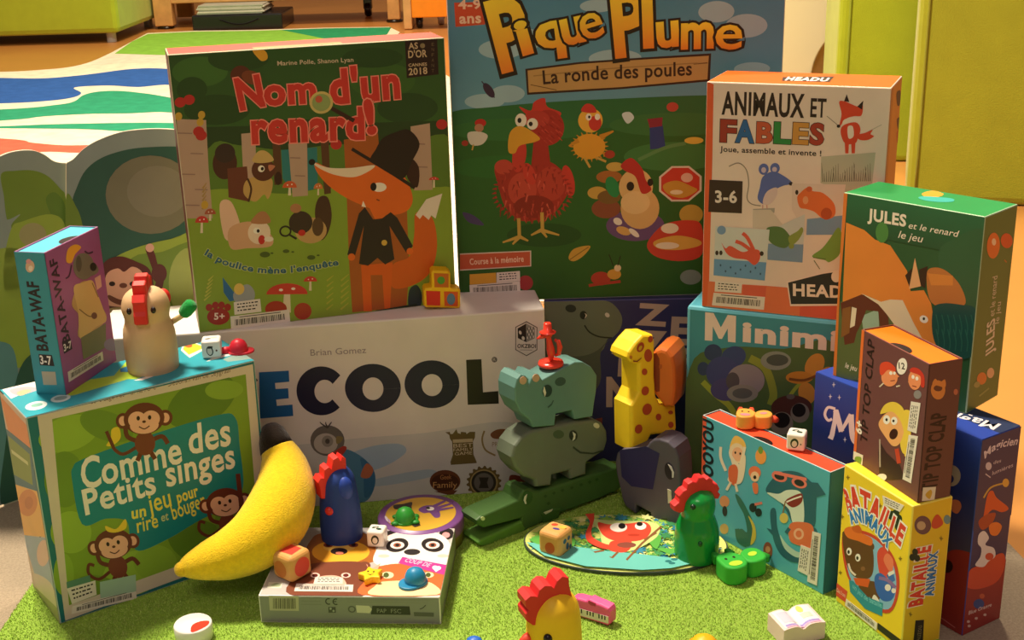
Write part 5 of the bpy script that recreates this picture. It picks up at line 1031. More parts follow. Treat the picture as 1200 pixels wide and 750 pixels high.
# green hen on the forest disk
p = G(816, 651, MAT+.003); yw = math.radians(-160); hk = pxm(p); R0 = 26*hk
root = thing('hen_figure', p, 'glossy green hen figure with red comb, standing at the right edge of the forest disk', 'hen figure', yw)
m = MB(); m.lathe(sprof((0, 0, .86*R0, 0, .97*R0, .06*R0, R0, .5*R0, R0, 1.0*R0, .95*R0, 1.5*R0, .80*R0, 1.95*R0, .75*R0, 2.15*R0, .80*R0, 2.55*R0, .72*R0, 3.0*R0, .45*R0, 3.27*R0, .15*R0, 3.37*R0, 0, 3.38*R0)), p, '14903c', 48); m.build('body', M_PLAS, root)
cp = [(.78, 2.5), (1.0, 2.45), (1.25, 2.6), (1.28, 2.85), (1.05, 3.0), (1.0, 3.15), (1.05, 3.3), (.85, 3.5), (.68, 3.55), (.62, 3.8), (.40, 3.88), (.22, 3.82), (.1, 4.0), (-.15, 3.98), (-.28, 3.85), (-.42, 3.9), (-.62, 3.75), (-.62, 3.58), (-.85, 3.5), (-.98, 3.25), (-.9, 3.1), (-1.02, 2.95), (-.92, 2.75), (-.74, 2.8), (-.5, 3.2), (0, 3.34), (.45, 3.2), (.7, 2.9)]
comb(root, p, yw, [(f*R0, z*R0) for f, z in cp], .5*R0, 'd83030')
for sgn in (-1, 1): ball_part(root, 'eye', loc(p, yw, .52*R0, sgn*.55*R0, 2.82*R0), .13*R0, '10301c')
m = MB(); q = loc(p, yw, .35*R0, .95*R0, 1.15*R0); m.ball(q, (.1*R0, .1*R0, .13*R0), '0e4a22'); m.build('peg_hole', M_PLAS, root)
# yellow hen at the front edge
p = G(651, 842, MAT); yw = math.radians(-158); hk = pxm(p); R0 = 32.5*hk
root = thing('hen_figure', p, 'yellow hen figure with red comb and beak, cut by the front edge', 'hen figure', yw)
m = MB(); m.lathe(sprof((0, 0, .9*R0, 0, 1.02*R0, .06*R0, 1.04*R0, .8*R0, 1.02*R0, 2.2*R0, .98*R0, 3.6*R0, .94*R0, 4.3*R0, .84*R0, 4.8*R0, .55*R0, 5.2*R0, .2*R0, 5.36*R0, 0, 5.38*R0)), p, 'efc222', 48); m.build('body', M_WOOD, root)
cp = [(.72, 4.3), (.95, 4.35), (1.18, 4.6), (1.2, 4.85), (1.08, 4.98), (1.18, 5.12), (1.2, 5.4), (1.0, 5.52), (.86, 5.48), (.74, 5.42), (.66, 5.66), (.46, 5.78), (.24, 5.72), (.12, 5.6), (0, 5.84), (-.2, 5.98), (-.44, 5.86), (-.46, 5.55), (-.52, 5.25), (-.6, 4.9), (-.62, 4.72), (-.45, 5.1), (-.1, 5.3), (.3, 5.22), (.6, 4.9)]
comb(root, p, yw, [(f*R0, z*R0) for f, z in cp], .75*R0, 'cf2c2c', .002)
for sgn in (-1, 1): ball_part(root, 'eye', loc(p, yw, .56*R0, sgn*.76*R0, 3.95*R0), (.16*R0, .16*R0, .2*R0), '181210')
m = MB(); q = loc(p, yw, .86*R0, 0, 3.62*R0); d = Vector((math.cos(yw), math.sin(yw), -.1)); m.tube([q, q+d*.22*R0, q+d*.40*R0, q+d*.5*R0], [.24*R0, .2*R0, .1*R0, .03*R0], 'e0442c', 16); m.build('beak', M_WOOD, root)

# ------------------------------------------------------------------ plush banana
root = thing('plush_banana', G(290, 676, MAT), 'yellow plush banana with a black stem leaning on the monkey box', 'banana')
bp = [(213, 667, 9, .842), (222, 664, 15, .845), (245, 657, 24, .850), (272, 648, 31, .856), (300, 632, 37, .866), (322, 608, 40, .882), (333, 580, 37, .900), (334, 556, 31, .915), (330, 538, 25, .925), (325, 526, 20, .930)]
pts = []; rad = []
for x, y, r, yd in bp:
    d = ray(x, y); q = ORG+d*(yd/d.y); rr = r*pxm(q)
    if q.z < MAT+rr*.92: q.z = MAT+rr*.92
    pts.append(q); rad.append(rr)
fine = spline([tuple(q)+(r,) for q, r in zip(pts, rad)], 5, False)
m = MB(); m.tube([Vector(q[:3]) for q in fine], [q[3] for q in fine], 'f2cc22', 36); m.ball(fine[0][:3], fine[0][3], 'e8c024'); m.build('body', M_FELT, root)
st = []
for x, y, r, yd in ((325, 527, 20.5, .9303), (321, 515, 18, .935), (318, 505, 14.5, .939), (316, 499, 9, .942), (315.5, 497, 3, .943)):
    d = ray(x, y); q = ORG+d*(yd/d.y); st.append((q, r*pxm(q)))
m = MB(); m.tube([q for q, r in st], [r for q, r in st], '241a12', 28); m.build('stem', M_FELT, root)

# ------------------------------------------------------------------ forest disk and tin
Pd = [G(x, y, MAT+.003) for x, y in ((614, 631), (853, 640), (747, 671.5), (720, 592))]
cxy = (Pd[0]+Pd[1])/2; ax = (Pd[1]-Pd[0]); rx = ax.length/2; axn = ax.normalized(); ayn = Vector((-axn.y, axn.x, 0)); ry = abs((Pd[2]-cxy).dot(ayn))
root = thing('forest_disk', Vector((cxy.x, cxy.y, MAT)), 'oval card disk printed with leaves and a red squirrel, under the green hen', 'disk')
rim = [cxy+axn*rx*math.cos(t)+ayn*ry*math.sin(t) for t in [2*math.pi*i/64 for i in range(64)]]
m = MB(); m.prism(rim, (0, 0, -.003), '3f4a44', .0004)
DZ = MAT+.003
def dk(z, c, pts_): m.poly([Vector((q.x, q.y, DZ+.00012+z*.000006)) for q in pts_], c)
def dpx(a): return [G(590+p[0]/3.572, 540+p[1]/3.572, DZ) for p in a]
def dclip(pts_):   # keep print on the disk
    out = []
    for q in pts_:
        d = q-cxy; u, w = d.dot(axn)/rx, d.dot(ayn)/ry; l = math.hypot(u, w)
        if l > .985: u, w = u/l*.985, w/l*.985
        out.append(cxy+axn*rx*u+ayn*ry*w)
    return out
dk(0, 'd8e07a', [cxy+(q-cxy)*.985 for q in rim])
lay = 1
rr = random.Random(5)
for i in range(420):
    u, w = rr.uniform(-.95, .95), rr.uniform(-.5, .95)
    if math.hypot(u, w) > .9: continue
    c0 = cxy+axn*rx*u+ayn*ry*w; rad_ = rr.uniform(.003, .0075); cc_ = rr.choice(('5aa04a', '3f8a54', '8ab848', '3f8fa8', '2f7a9a', '9ccc5a', 'e8ea9a', '4a9a5a'))
    nn = rr.choice((5, 6, 7)); a0 = rr.uniform(0, 6)
    dk(lay, cc_, [c0+Vector((rad_*(1 if j % 2 else .45)*math.cos(a0+math.pi*j/nn), rad_*(1 if j % 2 else .45)*math.sin(a0+math.pi*j/nn), 0)) for j in range(2*nn)]); lay += 1
dk(lay, '6cc4b8', dclip(dpx([(60, 350), (120, 352), (240, 360), (330, 372), (420, 385), (560, 398), (700, 415), (800, 432), (900, 420), (960, 440), (800, 520), (600, 500), (300, 480), (100, 420)]))); lay += 1
for a in ((110, 340, 150, 322, 155, 360), (250, 330, 300, 335, 290, 370), (600, 330, 660, 320, 640, 380), (640, 375, 700, 400, 720, 380)): dk(lay, '5fb04a', dclip(dpx(spline(pairs(a), 3)))); lay += 1
RS = 'e04a34'
dk(lay, 'c8d888', dclip(dpx(spline(pairs((345, 240, 400, 300, 420, 360, 520, 390, 640, 330, 640, 270, 500, 260, 400, 255)))))); lay += 1
for c_, a in ((RS, (340, 225, 372, 210, 380, 250, 368, 300, 375, 330, 420, 355, 455, 365, 445, 380, 400, 372, 352, 345, 345, 310, 362, 265)), (RS, (395, 268, 440, 275, 520, 272, 590, 265, 618, 290, 605, 325, 560, 345, 470, 345, 415, 318)), (RS, (455, 345, 530, 345, 535, 370, 510, 392, 460, 390, 440, 375))):
    dk(lay, c_, dclip(dpx(spline(pairs(a))))); lay += 1
for c_, e in (('f4ece0', (482, 288, 36, 19)), ('1c1412', (496, 282, 15, 12)), ('f4ece0', (574, 283, 24, 15)), ('1c1412', (570, 274, 13, 9)), ('b83a24', (545, 320, 26, 5)), ('8a4a3a', (515, 362, 40, 12))): dk(lay, c_, dpx(ellipse(*e))); lay += 1
for a in ((515, 425, 580, 355, 660, 285), (420, 385, 380, 392, 365, 380), (480, 390, 455, 415, 445, 412), (590, 340, 640, 310)):
    p_ = pairs(a); l_ = [(x-3, y-3) for x, y in p_]; r_ = [(x+3, y+3) for x, y in p_[::-1]]; dk(lay, '8a5a34', dclip(dpx(l_+r_))); lay += 1
for x, y in ((690, 430), (715, 422), (705, 438)): dk(lay, '2f7a7a', dpx(ellipse(x, y, 14, 5))); lay += 1
m.build('disk', M_CARD, root)

tz = .024
tc = G(493, 602, tz+MAT); tr_ = 50.5*pxm(tc); p = Vector((tc.x, tc.y, MAT))
root = thing('round_tin', p, 'round purple and yellow tin behind the flat animal box', 'tin')
m = MB(); m.lathe([(0, 0), (tr_*.97, 0), (tr_*.97, tz*.55)], p, '8a7a3a', 56, cap=False); m.build('base', M_METAL, root)
m = MB(); m.lathe([(tr_*.985, tz*.45), (tr_, tz*.5), (tr_, tz*.92), (tr_*.97, tz), (0, tz)], p, '8f5aa0', 56, cap=False)
def tn(z, c, pts_): m.poly([Vector((q.x, q.y, MAT+tz+.0001+z*.00006)) for q in pts_], c)
tpx = lambda a: [G(430+q[0]/5.714, 560+q[1]/5.714, MAT+tz) for q in a]
tn(1, 'e8b83a', [p+Vector((tr_*.82*math.cos(t), tr_*.82*math.sin(t), 0)) for t in [2*math.pi*i/48 for i in range(48)]])
PU = '7a4a90'
for k_, (c_, a) in enumerate(((PU, (345, 215, 380, 190, 440, 185, 480, 215, 490, 260, 455, 268, 420, 235, 380, 238)), (PU, (430, 190, 520, 150, 530, 160, 450, 205)), (PU, (450, 200, 575, 165, 580, 175, 460, 218)), (PU, (460, 212, 580, 195, 580, 205, 470, 228)), ('3a2a26', (180, 185, 240, 178, 300, 165, 296, 195, 262, 205, 190, 212)), ('3a2a26', (240, 200, 300, 195, 300, 225, 250, 225)), ('3a2a26', (300, 320, 340, 300, 360, 320, 320, 333)))):
    tn(2+k_, c_, tpx(spline(pairs(a)) if k_ in (0, 4) else pairs(a)))
tn(12, 'efe6da', tpx(ellipse(425, 212, 26, 13))); tn(13, '1c1412', tpx(ellipse(410, 208, 14, 8))); tn(13, 'efe0ea', tpx(ellipse(132, 280, 22, 8, 60)))
tn(13, 'cfb0d8', tpx(ellipse(150, 295, 16, 6, 60)))
m.build('lid', M_METAL, root)
# ------------------------------------------------------------------ stacked wooden animals
TH = .024
a0, a1 = G(567, 640, MAT), G(713, 584, MAT); d = a1-a0; yawC = math.atan2(d.y, d.x); PC = Plane(a0, yawC)
def cpx(x0, y0, s): return lambda a: [(x0+p[0]/s, y0+p[1]/s) for p in pairs(a)]
def solid(root, name, pl, pts, th, c, bev=.003, mt=M_WOOD, push=0.0, decals=()):
    m = MB(); m.prism([pl.at(*q)+pl.n*push for q in pts], pl.n*th, c, bev, 3)
    for z, (cc, pp) in enumerate(decals): m.poly([pl.at(*q)+pl.n*(push-.00015-z*.00006) for q in pp], cc)
    return m.build(name, mt, root)
def disc_part(root, name, pl, pts, c, push=-.0006, th=.0006, mt=M_WOOD):
    m = MB(); m.prism([pl.at(*q)+pl.n*push for q in pts], pl.n*th, c, 0); return m.build(name, mt, root)
# crocodile
root = thing('wooden_crocodile', a0+d*.5, 'dark green flat wooden crocodile with open jaws, at the bottom of the animal stack', 'wooden animal', yawC)
k = cpx(540, 540, 6)
gz = lambda pl, pts: [q for q in pts]
body = k((146, 392, 300, 325, 405, 278, 425, 225, 445, 205, 490, 198, 520, 212, 560, 214, 700, 168, 860, 118, 1040, 66, 1120, 40, 1130, 190, 1080, 225, 1050, 232, 990, 262))
body += [PJ(PC.at(*q)*1) for q in []]
low = k((700, 368, 640, 385, 560, 440, 440, 500, 425, 455, 428, 405, 300, 440, 165, 473, 120, 455, 112, 420))
solid(root, 'body', PC, body+low, TH, '42682e', .002, decals=[('2f5520', k((x, y, x+14, y-14, x+28, y-4, x+14, y+12))) for x, y in ((580, 250), (640, 228), (700, 208), (765, 190), (830, 168), (890, 150), (940, 132), (600, 300))])
solid(root, 'lower_jaw', PC, k((430, 425, 138, 556, 122, 578, 136, 600, 180, 604, 440, 505, 470, 470)), TH, '5c8e34', .002, push=0.0)
solid(root, 'foot', PC, k((560, 370, 640, 330, 700, 330, 690, 400, 580, 440)), TH, '3c6626', .002, push=-.0012)
disc_part(root, 'eye', PC, k([v for q in ellipse(468, 258, 34, 50, 15) for v in q]), '2f5a22'); disc_part(root, 'eye_white', PC, k((462, 232, 445, 248, 438, 275, 448, 300, 458, 300, 452, 275, 458, 250)), 'd8dcc0', -.001)
disc_part(root, 'nostril', PC, k([v for q in ellipse(153, 405, 14, 14) for v in q]), 'c8d8a0')
disc_part(root, 'claw', PC, k((575, 360, 640, 335, 630, 350, 590, 372)), 'c8d0a0', -.0016)
# hippo
hpl = Plane(PC.p+PC.n*.0, yawC)
k = cpx(540, 350, 2.78)
pB = hpl.at(622, 570)
root = thing('wooden_hippo', hpl.at(655, 565)+PC.n*TH/2, 'grey green flat wooden hippo standing on the crocodile, under the rhino', 'wooden animal', yawC)
solid(root, 'body', hpl, k((166, 518, 176, 480, 200, 450, 232, 430, 300, 416, 370, 402, 430, 396, 462, 405, 478, 432, 480, 462, 470, 496, 440, 515, 412, 535, 410, 574, 360, 590, 354, 562, 300, 576, 296, 610, 246, 616, 240, 592, 205, 580, 178, 552)), TH, '687460', .003,
      decals=[('46593f', k([v for q in ellipse(318, 442, 18, 14) for v in q])), ('33402e', k((366, 480, 390, 498, 430, 502, 462, 492, 462, 497, 430, 507, 388, 504, 364, 486)))])
disc_part(root, 'eye', hpl, k([v for q in ellipse(366, 446, 13, 17) for v in q]), '2a3426'); disc_part(root, 'eye_white', hpl, k((362, 432, 372, 440, 370, 456, 362, 462, 366, 448)), 'dcdcc8', -.001)
disc_part(root, 'nostril', hpl, k([v for q in ellipse(441, 413, 10, 8, 35) for v in q]), 'c8ccb0')
# rhino
root = thing('wooden_rhino', hpl.at(660, 500)+PC.n*TH/2, 'teal flat wooden rhino with two rounded horns, standing on the hippo', 'wooden animal', yawC)
solid(root, 'body', hpl, k((176, 292, 184, 262, 196, 248, 210, 250, 222, 262, 222, 280, 230, 262, 240, 245, 254, 246, 262, 258, 266, 264, 300, 245, 340, 222, 372, 206, 398, 206, 425, 222, 444, 250, 442, 300, 434, 350, 430, 384, 372, 394, 362, 364, 310, 376, 306, 414, 236, 420, 226, 396, 196, 372, 178, 335)), TH, '618c82', .003,
      decals=[('34564f', k([v for q in ellipse(324, 270, 18, 14, -15) for v in q])), ('3a5c54', k((282, 352, 294, 342, 300, 330, 303, 332, 296, 347, 284, 357)))])
disc_part(root, 'eye', hpl, k([v for q in ellipse(281, 300, 15, 20, 12) for v in q]), '22403c'); disc_part(root, 'eye_white', hpl, k((270, 285, 266, 300, 272, 318, 276, 305)), 'dcdcc8', -.001)
for x, y in ((202, 266), (244, 258)): disc_part(root, 'horn_tip', hpl, k([v for q in ellipse(x, y, 11, 13, 15) for v in q]), 'c8a888')
RTOP = hpl.at(656, 436)
# elephant
b0, b1 = G(730, 600, MAT), G(776, 620, MAT); d = b1-b0; yE = -.62; PE = Plane(b0, yE)
root = thing('wooden_elephant', PE.at(757, 606)+PE.n*TH/2, 'grey flat wooden elephant with a dark blue ear, under the giraffe', 'wooden animal', yE)
k = cpx(700, 490, 5.77)
solid(root, 'body', PE, k((118, 300, 130, 240, 165, 212, 230, 204, 318, 204, 335, 190, 350, 165, 375, 145, 420, 140, 480, 160, 525, 200, 548, 270, 556, 400, 560, 600, 556, 720, 470, 735, 465, 690, 440, 690, 440, 742, 365, 700, 355, 640, 262, 590, 256, 648, 190, 600, 165, 545, 150, 470, 128, 380)), TH, '5a5660', .0035,
      decals=[('2c2858', k((150, 215, 235, 205, 330, 190, 422, 238, 376, 482, 230, 460, 165, 395)))])
disc_part(root, 'eye', PE, k([v for q in ellipse(488, 357, 30, 58, -12) for v in q]), '26222c'); disc_part(root, 'eye_white', PE, k((480, 308, 505, 325, 522, 365, 518, 400, 508, 400, 508, 360)), 'd8d4d0', -.001)
disc_part(root, 'tusk', PE, k((476, 478, 500, 490, 505, 570, 480, 575)), 'd8d4b8')
# giraffe
gq = PE.at(740, 529)+PE.n*.004; yG = .62; PG = Plane(gq, yG)
root = thing('wooden_giraffe', PG.at(765, 515)+PG.n*TH/2, 'yellow flat wooden giraffe with brown spots, standing on the elephant', 'wooden animal', yG)
k = cpx(540, 350, 2.78)
sp = [(585, 158, 11, 17, 25), (610, 185, 13, 21, 0), (617, 132, 8, 11, 10), (598, 238, 9, 11, 0), (600, 300, 12, 15, 15), (606, 360, 15, 19, 20), (643, 385, 9, 11, 0), (578, 424, 12, 15, 20), (683, 410, 9, 10, 0), (682, 370, 8, 6, 0)]
dec = [('b8502a', k([v for q in ellipse(*e) for v in q])) for e in sp]+[('8a4a1e', k((560, 200, 572, 202, 588, 190, 586, 195, 573, 206, 560, 205))), ('d8b02a', k([v for q in ellipse(583, 160, 5, 9, 25) for v in q])), ('c8842a', k([v for q in ellipse(552, 190, 5, 6) for v in q]))]
solid(root, 'body', PG, k((543, 192, 548, 175, 570, 145, 594, 120, 628, 118, 634, 140, 633, 250, 638, 318, 652, 345, 702, 350, 705, 420, 700, 438, 622, 446, 606, 476, 557, 498, 555, 350, 566, 335, 580, 305, 580, 215, 556, 208)), TH, 'f4d026', .003, decals=dec)
# lion behind the giraffe's neck
lp = PG.at(793, 479)+PG.n*.012; PL_ = Plane(PG.at(770, 470)+PG.n*.003, -.45)
root = thing('wooden_lion', PL_.at(787, 478)+PL_.n*.02, 'orange brown wooden lion half hidden behind the giraffe neck', 'wooden animal', -.45)
k = cpx(620, 340, 5.357)
solid(root, 'body', PL_, k((770, 400, 790, 375, 825, 362, 868, 375, 900, 420, 912, 500, 914, 640, 900, 735, 850, 738, 810, 690, 770, 640)), .036, 'd8712c', .004, decals=[('8a3c20', k((772, 398, 800, 395, 818, 430, 822, 520, 820, 635, 800, 640, 772, 600)))])
disc_part(root, 'muzzle', PL_, k([v for q in ellipse(826, 480, 9, 14) for v in q]), 'b85c26')
# red vulture figure on the rhino
p = RTOP+PC.n*TH*.5; p = Vector((p.x, p.y, PC.at(656, 432).z)); rz_ = None
root = thing('vulture_figure', p, 'small red plastic vulture figure with a hat on a round base, on the rhino', 'figure')
PV = Plane(p, 0.0); k = cpx(630, 375, 10.717); hv = pxm(p); RD_ = 'e8402e'
bx, by = PJ(p)
m = MB(); r_ = 15*hv; m.lathe([(0, 0), (r_, 0), (r_*1.02, .0012), (r_*.96, .003), (r_*.3, .0036), (0, .0036)], p, RD_, 36); m.build('base', M_PLAS, root)
def up(f, h): return p+Vector((f*hv, 0, h*hv))
m = MB(); m.tube([up(0, 2), up(.5, 8), up(.8, 13), up(0, 20), up(-1, 27), up(-2, 33), up(-2.5, 37)], [2.2*hv, 2.6*hv, 4.6*hv, 4.8*hv, 3.6*hv, 3.0*hv, 3.4*hv], RD_, 18); m.ball(up(-3, 37), (5.4*hv, 4.6*hv, 4*hv), RD_); m.build('body', M_PLAS, root)
m = MB(); m.tube([up(-5, 37), up(-10, 35.5), up(-14, 33.5), up(-16, 32.5)], [3.4*hv, 2.8*hv, 1.6*hv, .5*hv], RD_, 14); m.build('beak', M_PLAS, root)
m = MB(); m.tube([up(5, 31), up(9, 29), up(11, 22), up(9.5, 13), up(5, 11)], [1.5*hv, 2.6*hv, 3.2*hv, 2.6*hv, 1.2*hv], RD_, 14); m.build('wing', M_PLAS, root)
m = MB(); m.lathe([(0, 39.5*hv), (9.5*hv, 40*hv), (9.8*hv, 41*hv), (5.2*hv, 42*hv), (4.6*hv, 51*hv), (3.9*hv, 52.2*hv), (0, 52*hv)], p+Vector((-3*hv, 0, 0)), RD_, 30); m.build('hat', M_PLAS, root)

# ------------------------------------------------------------------ dice
def die(name, label, p, s, yaw, c, mt, dec, bev=.14, group=None):
    root = thing(name, p, label, 'die', yaw); M = Matrix.Translation(p) @ Matrix.Rotation(yaw, 4, 'Z')
    m = MB(); m.box((-s/2, -s/2, 0), (s/2, s/2, s), c, s*bev, M, 4); m.build('body', mt, root)
    ax = {'front': ((1, 0, 0), (0, 0, 1), (0, -s/2, s/2)), 'right': ((0, 1, 0), (0, 0, 1), (s/2, 0, s/2)), 'top': ((1, 0, 0), (0, 1, 0), (0, 0, s)), 'left': ((0, -1, 0), (0, 0, 1), (-s/2, 0, s/2))}
    for fc, shapes in dec.items():
        u, v, o = [Vector(q) for q in ax[fc]]; n = u.cross(v); b = MB()
        for z, (cc, pts) in enumerate(shapes):
            b.poly([M @ (o+n*(.00008+z*.00005)+u*a*s/2+v*q*s/2) for a, q in pts], cc)
        b.build('picture', mt, root)
    return root
E_ = ellipse
rnd = lambda x, y, r: [(x+r*math.cos(t)*(1.06-.06*math.cos(4*t)), y+r*math.sin(t)*(1.06-.06*math.cos(4*t))) for t in [2*math.pi*i/24 for i in range(24)]]
# red sided wooden die on the flat box
p = G(342, 679, pz); s = 34*pxm(p)
die('wooden_die', 'big wooden die with red circle and red patch, front left corner of the flat box', p+Vector((0, s*.3, 0)), s, math.radians(-38), 'dca45c', M_RAW,
    {'right': [('dc4a34', E_(0, -.02, .68, .70))], 'top': [('dc3c2c', [(-.5, -.62), (.62, -.5), (.5, .55), (-.55, .5)])], 'front': [('c8783a', E_(-.1, -.1, .6, .62))]}, .2)
# coloured die on the forest disk
p = G(652, 651, MAT+.003); s = 31*pxm(p)
pw = [('3a3f86', E_(.28, -.35, .2, .16)), ('c8452c', E_(-.25, .2, .26, .32, -20))]
die('wooden_die', 'wooden die with red and blue blots, standing on the forest disk', p+Vector((0, s*.35, 0)), s, math.radians(-35), 'e2a860', M_RAW,
    {'top': [('d84a2c', E_(-.3, .35, .26, .2, 20)), ('4a3f8a', E_(.15, -.15, .3, .14, 10)), ('f0b84a', E_(.45, .3, .3, .25))], 'front': [('c85a2c', E_(.1, -.25, .42, .5, -25))], 'right': [('2a5878', E_(-.3, .25, .22, .2)), ('2a5878', E_(.25, .3, .18, .18)), ('2a4a70', E_(.05, -.3, .2, .3)), ('2a5878', E_(.45, -.5, .16, .2))]}, .2)
peng = lambda a, b, k_: [('2f3a34', E_(a, b, .42*k_, .55*k_, -8)), ('e8e2d2', E_(a, b-.08*k_, .27*k_, .36*k_, -8))]
leafs = [('2f4a38', E_(-.2, .15, .4, .22, 20)), ('2f4a38', E_(.3, -.2, .34, .22, -15)), ('f0ebdd', E_(-.1, .1, .2, .08, 20))]
WHT = 'f4eee0'
p = G(442, 641, pz); s = 20.5*pxm(p)
die('white_die', 'small white die with a dark penguin, beside the blue hen on the flat box', p+Vector((0, s*.4, 0)), s, math.radians(-10), WHT, M_PLAS, {'front': peng(0, 0, 1.1), 'top': leafs})
p = G(248, 419, bz); s = 22.0*pxm(p)
die('white_die', 'small white die on the monkey box beside the red cap', p+Vector((0, s*.3, 0)), s, math.radians(8), WHT, M_PLAS, {'front': [('2f342c', E_(-.15, -.1, .36, .55, 6)), ('e0d4c4', E_(-.17, -.12, .26, .42, 6)), ('2f342c', E_(-.1, .3, .3, .14, 6)), ('7a4a34', E_(.55, -.1, .1, .12))], 'top': [('3a3f38', E_(-.3, -.2, .3, .16)), ('e8d8c0', E_(.3, .1, .35, .2))]})
tz2 = topz('tattoo'); p = G(930, 527, tz2); s = 22.5*pxm(p)
die('white_die', 'small white die with a green leaf on top, on the shark box', p+Vector((.003, s*.25, 0)), s*.94, math.radians(-22), WHT, M_PLAS, {'front': peng(-.1, -.05, 1.05)+[('6a7a6a', E_(.6, -.1, .08, .1))], 'right': [('8a3a34', E_(.1, -.1, .3, .45)), ('e0b0a0', E_(.1, -.1, .18, .3))], 'top': leafs})

# ------------------------------------------------------------------ small rubber things
def cap(label, px, py, z, wpx, yaw, c, brimf=1.0, name='cap_toy', rimdark=None, group=None):
    p = G(px, py, z); hk = pxm(p); R_ = wpx*hk/2; root = thing(name, p, label, 'cap', yaw); M = Matrix.Rotation(yaw, 3, 'Z')
    m = MB(); m.lathe([(R_*.80, 0), (R_*.82, R_*.15), (R_*.76, R_*.5), (R_*.58, R_*.86), (R_*.3, R_*1.05), (0, R_*1.1)], p+Vector((0, 0, R_*.16)), c, 32); m.build('crown', M_RUBB, root)
    m = MB(); outl = []
    for i in range(40):
        t = 2*math.pi*i/40; f = R_*(.92+(brimf-.0)*.42*max(0, math.cos(t))**1.5); outl.append(p+M @ Vector((f*math.cos(t), f*.92*math.sin(t), .0)))
    m.prism([q+Vector((0, 0, R_*.2)) for q in outl], (0, 0, -R_*.2), c, R_*.06); m.build('brim', M_RUBB, root)
    if rimdark:
        m = MB(); m.prism([p+(q-p)*.99+Vector((0, 0, R_*.06)) for q in outl], (0, 0, -R_*.06), rimdark, 0); m.build('sole', M_RUBB, root)
    return root, p, R_
r_, p, R_ = cap('shiny red rubber toy cap beside the white die on the monkey box', 280, 413, bz, 27, math.radians(10), 'd8263a')
m = MB(); q = p+Vector((-R_*1.5, -.001, R_*.22)); m.tube([p+Vector((-R_*.7, 0, R_*.28)), q], [R_*.3, R_*.34], 'd8263a', 16); m.ball(q, R_*.34, 'd8263a'); m.build('tail', M_RUBB, r_)
cap('shiny blue rubber toy cap lying on the fox corner of the flat box', 487, 683, pz, 32, math.radians(215), '1f86b4', rimdark='1a2a34')
r_, p, R_ = cap('green rubber toy hat on the round tin', 475, 611, MAT+tz, 29, math.radians(20), '36a83a', brimf=.35, name='turtle_toy')
for an in (40, 140, 220, 330):
    m = MB(); q = p+Vector((R_*math.cos(math.radians(an)), R_*.9*math.sin(math.radians(an)), R_*.16)); m.ball(q, (R_*.34, R_*.26, R_*.16), '2f9a36'); m.build('flipper', M_RUBB, r_)
# yellow star
p = G(435, 679, pz); hk = pxm(p); root = thing('toy_star', p, 'tiny yellow star with a smiling face, lying on the flat box', 'toy star')
star = []
for i in range(10):
    t = math.pi/2+.25+math.pi*i/5; f = 15*hk if i % 2 == 0 else 9.3*hk; star.append((p.x+f*math.cos(t), p.y+f*1.05*math.sin(t)))
star = spline(star, 4); m = MB(); m.prism([Vector((x, y, pz+.0058)) for x, y in star], (0, 0, -.0058), 'f4c81e', .0016, 3)
for x, y, a, b in ((-.0022, .002, .0007, .0010), (.0022, .0012, .0007, .0010)): m.poly([Vector((p.x+x+u, p.y+y+w, pz+.006)) for u, w in ellipse(0, 0, a, b)], '3a2a14')
m.poly([Vector((p.x+u, p.y-.0018+w, pz+.006)) for u, w in [(-.0026, .0006), (0, -.0008), (.0026, .0004), (0, -.0018)]], '3a2a14'); m.build('star', M_RUBB, root)
# cats: a lying eraser-like toy with head and body
def cat(label, px, py, z, s, yaw, c, earc, face):
    p = G(px, py, z); root = thing('cat_toy', p, label, 'toy cat', yaw); M = Matrix.Translation(p) @ Matrix.Rotation(yaw, 4, 'Z'); h = s*.44
    tf = lambda a, zz: [M @ Vector((u*s, w*s, zz)) for u, w in a]
    head = spline(pairs((-.52, -.12, -.50, .18, -.40, .34, -.20, .36, -.05, .30, .08, .10, .06, -.12, -.05, -.30, -.28, -.36, -.45, -.28)), 4)
    body = spline(pairs((.04, -.06, .10, .20, .30, .34, .52, .28, .60, .06, .52, -.18, .30, -.26, .12, -.22)), 4)
    m = MB(); m.prism(tf(head, h), (0, 0, -h), c, s*.05, 3)
    m.poly(tf(ellipse(-.24, -.16, .16, .10), h+.0002), face)
    for x in (-.34, -.14): m.poly(tf(ellipse(x, .08, .03, .04), h+.0002), '2a1c14')
    hd = m.build('head', M_RUBB, root)
    m = MB(); m.prism(tf(body, h*.96), (0, 0, -h*.96), c, s*.05, 3); m.poly(tf(ellipse(.32, .06, .12, .08, 20), h*.96+.0002), face); m.build('body', M_RUBB, root)
    for x, y in ((-.40, .40), (-.06, .42)):
        m = MB(); m.prism(tf([(x-.10, y-.10), (x+.10, y-.10), (x+.06, y+.09), (x-.05, y+.10)], h*.97), (0, 0, -h*.5), earc, s*.03); m.build('ear', M_RUBB, hd)
    m = MB(); m.tube([M @ Vector((s*u, s*w, h*.5)) for u, w in ((.50, .1), (.66, .12), (.74, .02))], [s*.12, s*.12, s*.09], earc, 12); m.build('tail', M_RUBB, root)
    return root
cat('chunky green toy cat lying on the grass mat before the shark box', 868, 674, MAT, .036, math.radians(22), '38b03a', '2f9a34', 'b8dc3a')
cat('chunky orange toy cat on the red end of the shark box', 882, 499, tz2, .0255, math.radians(-12), 'f0a848', 'e0522e', 'ee8a94')
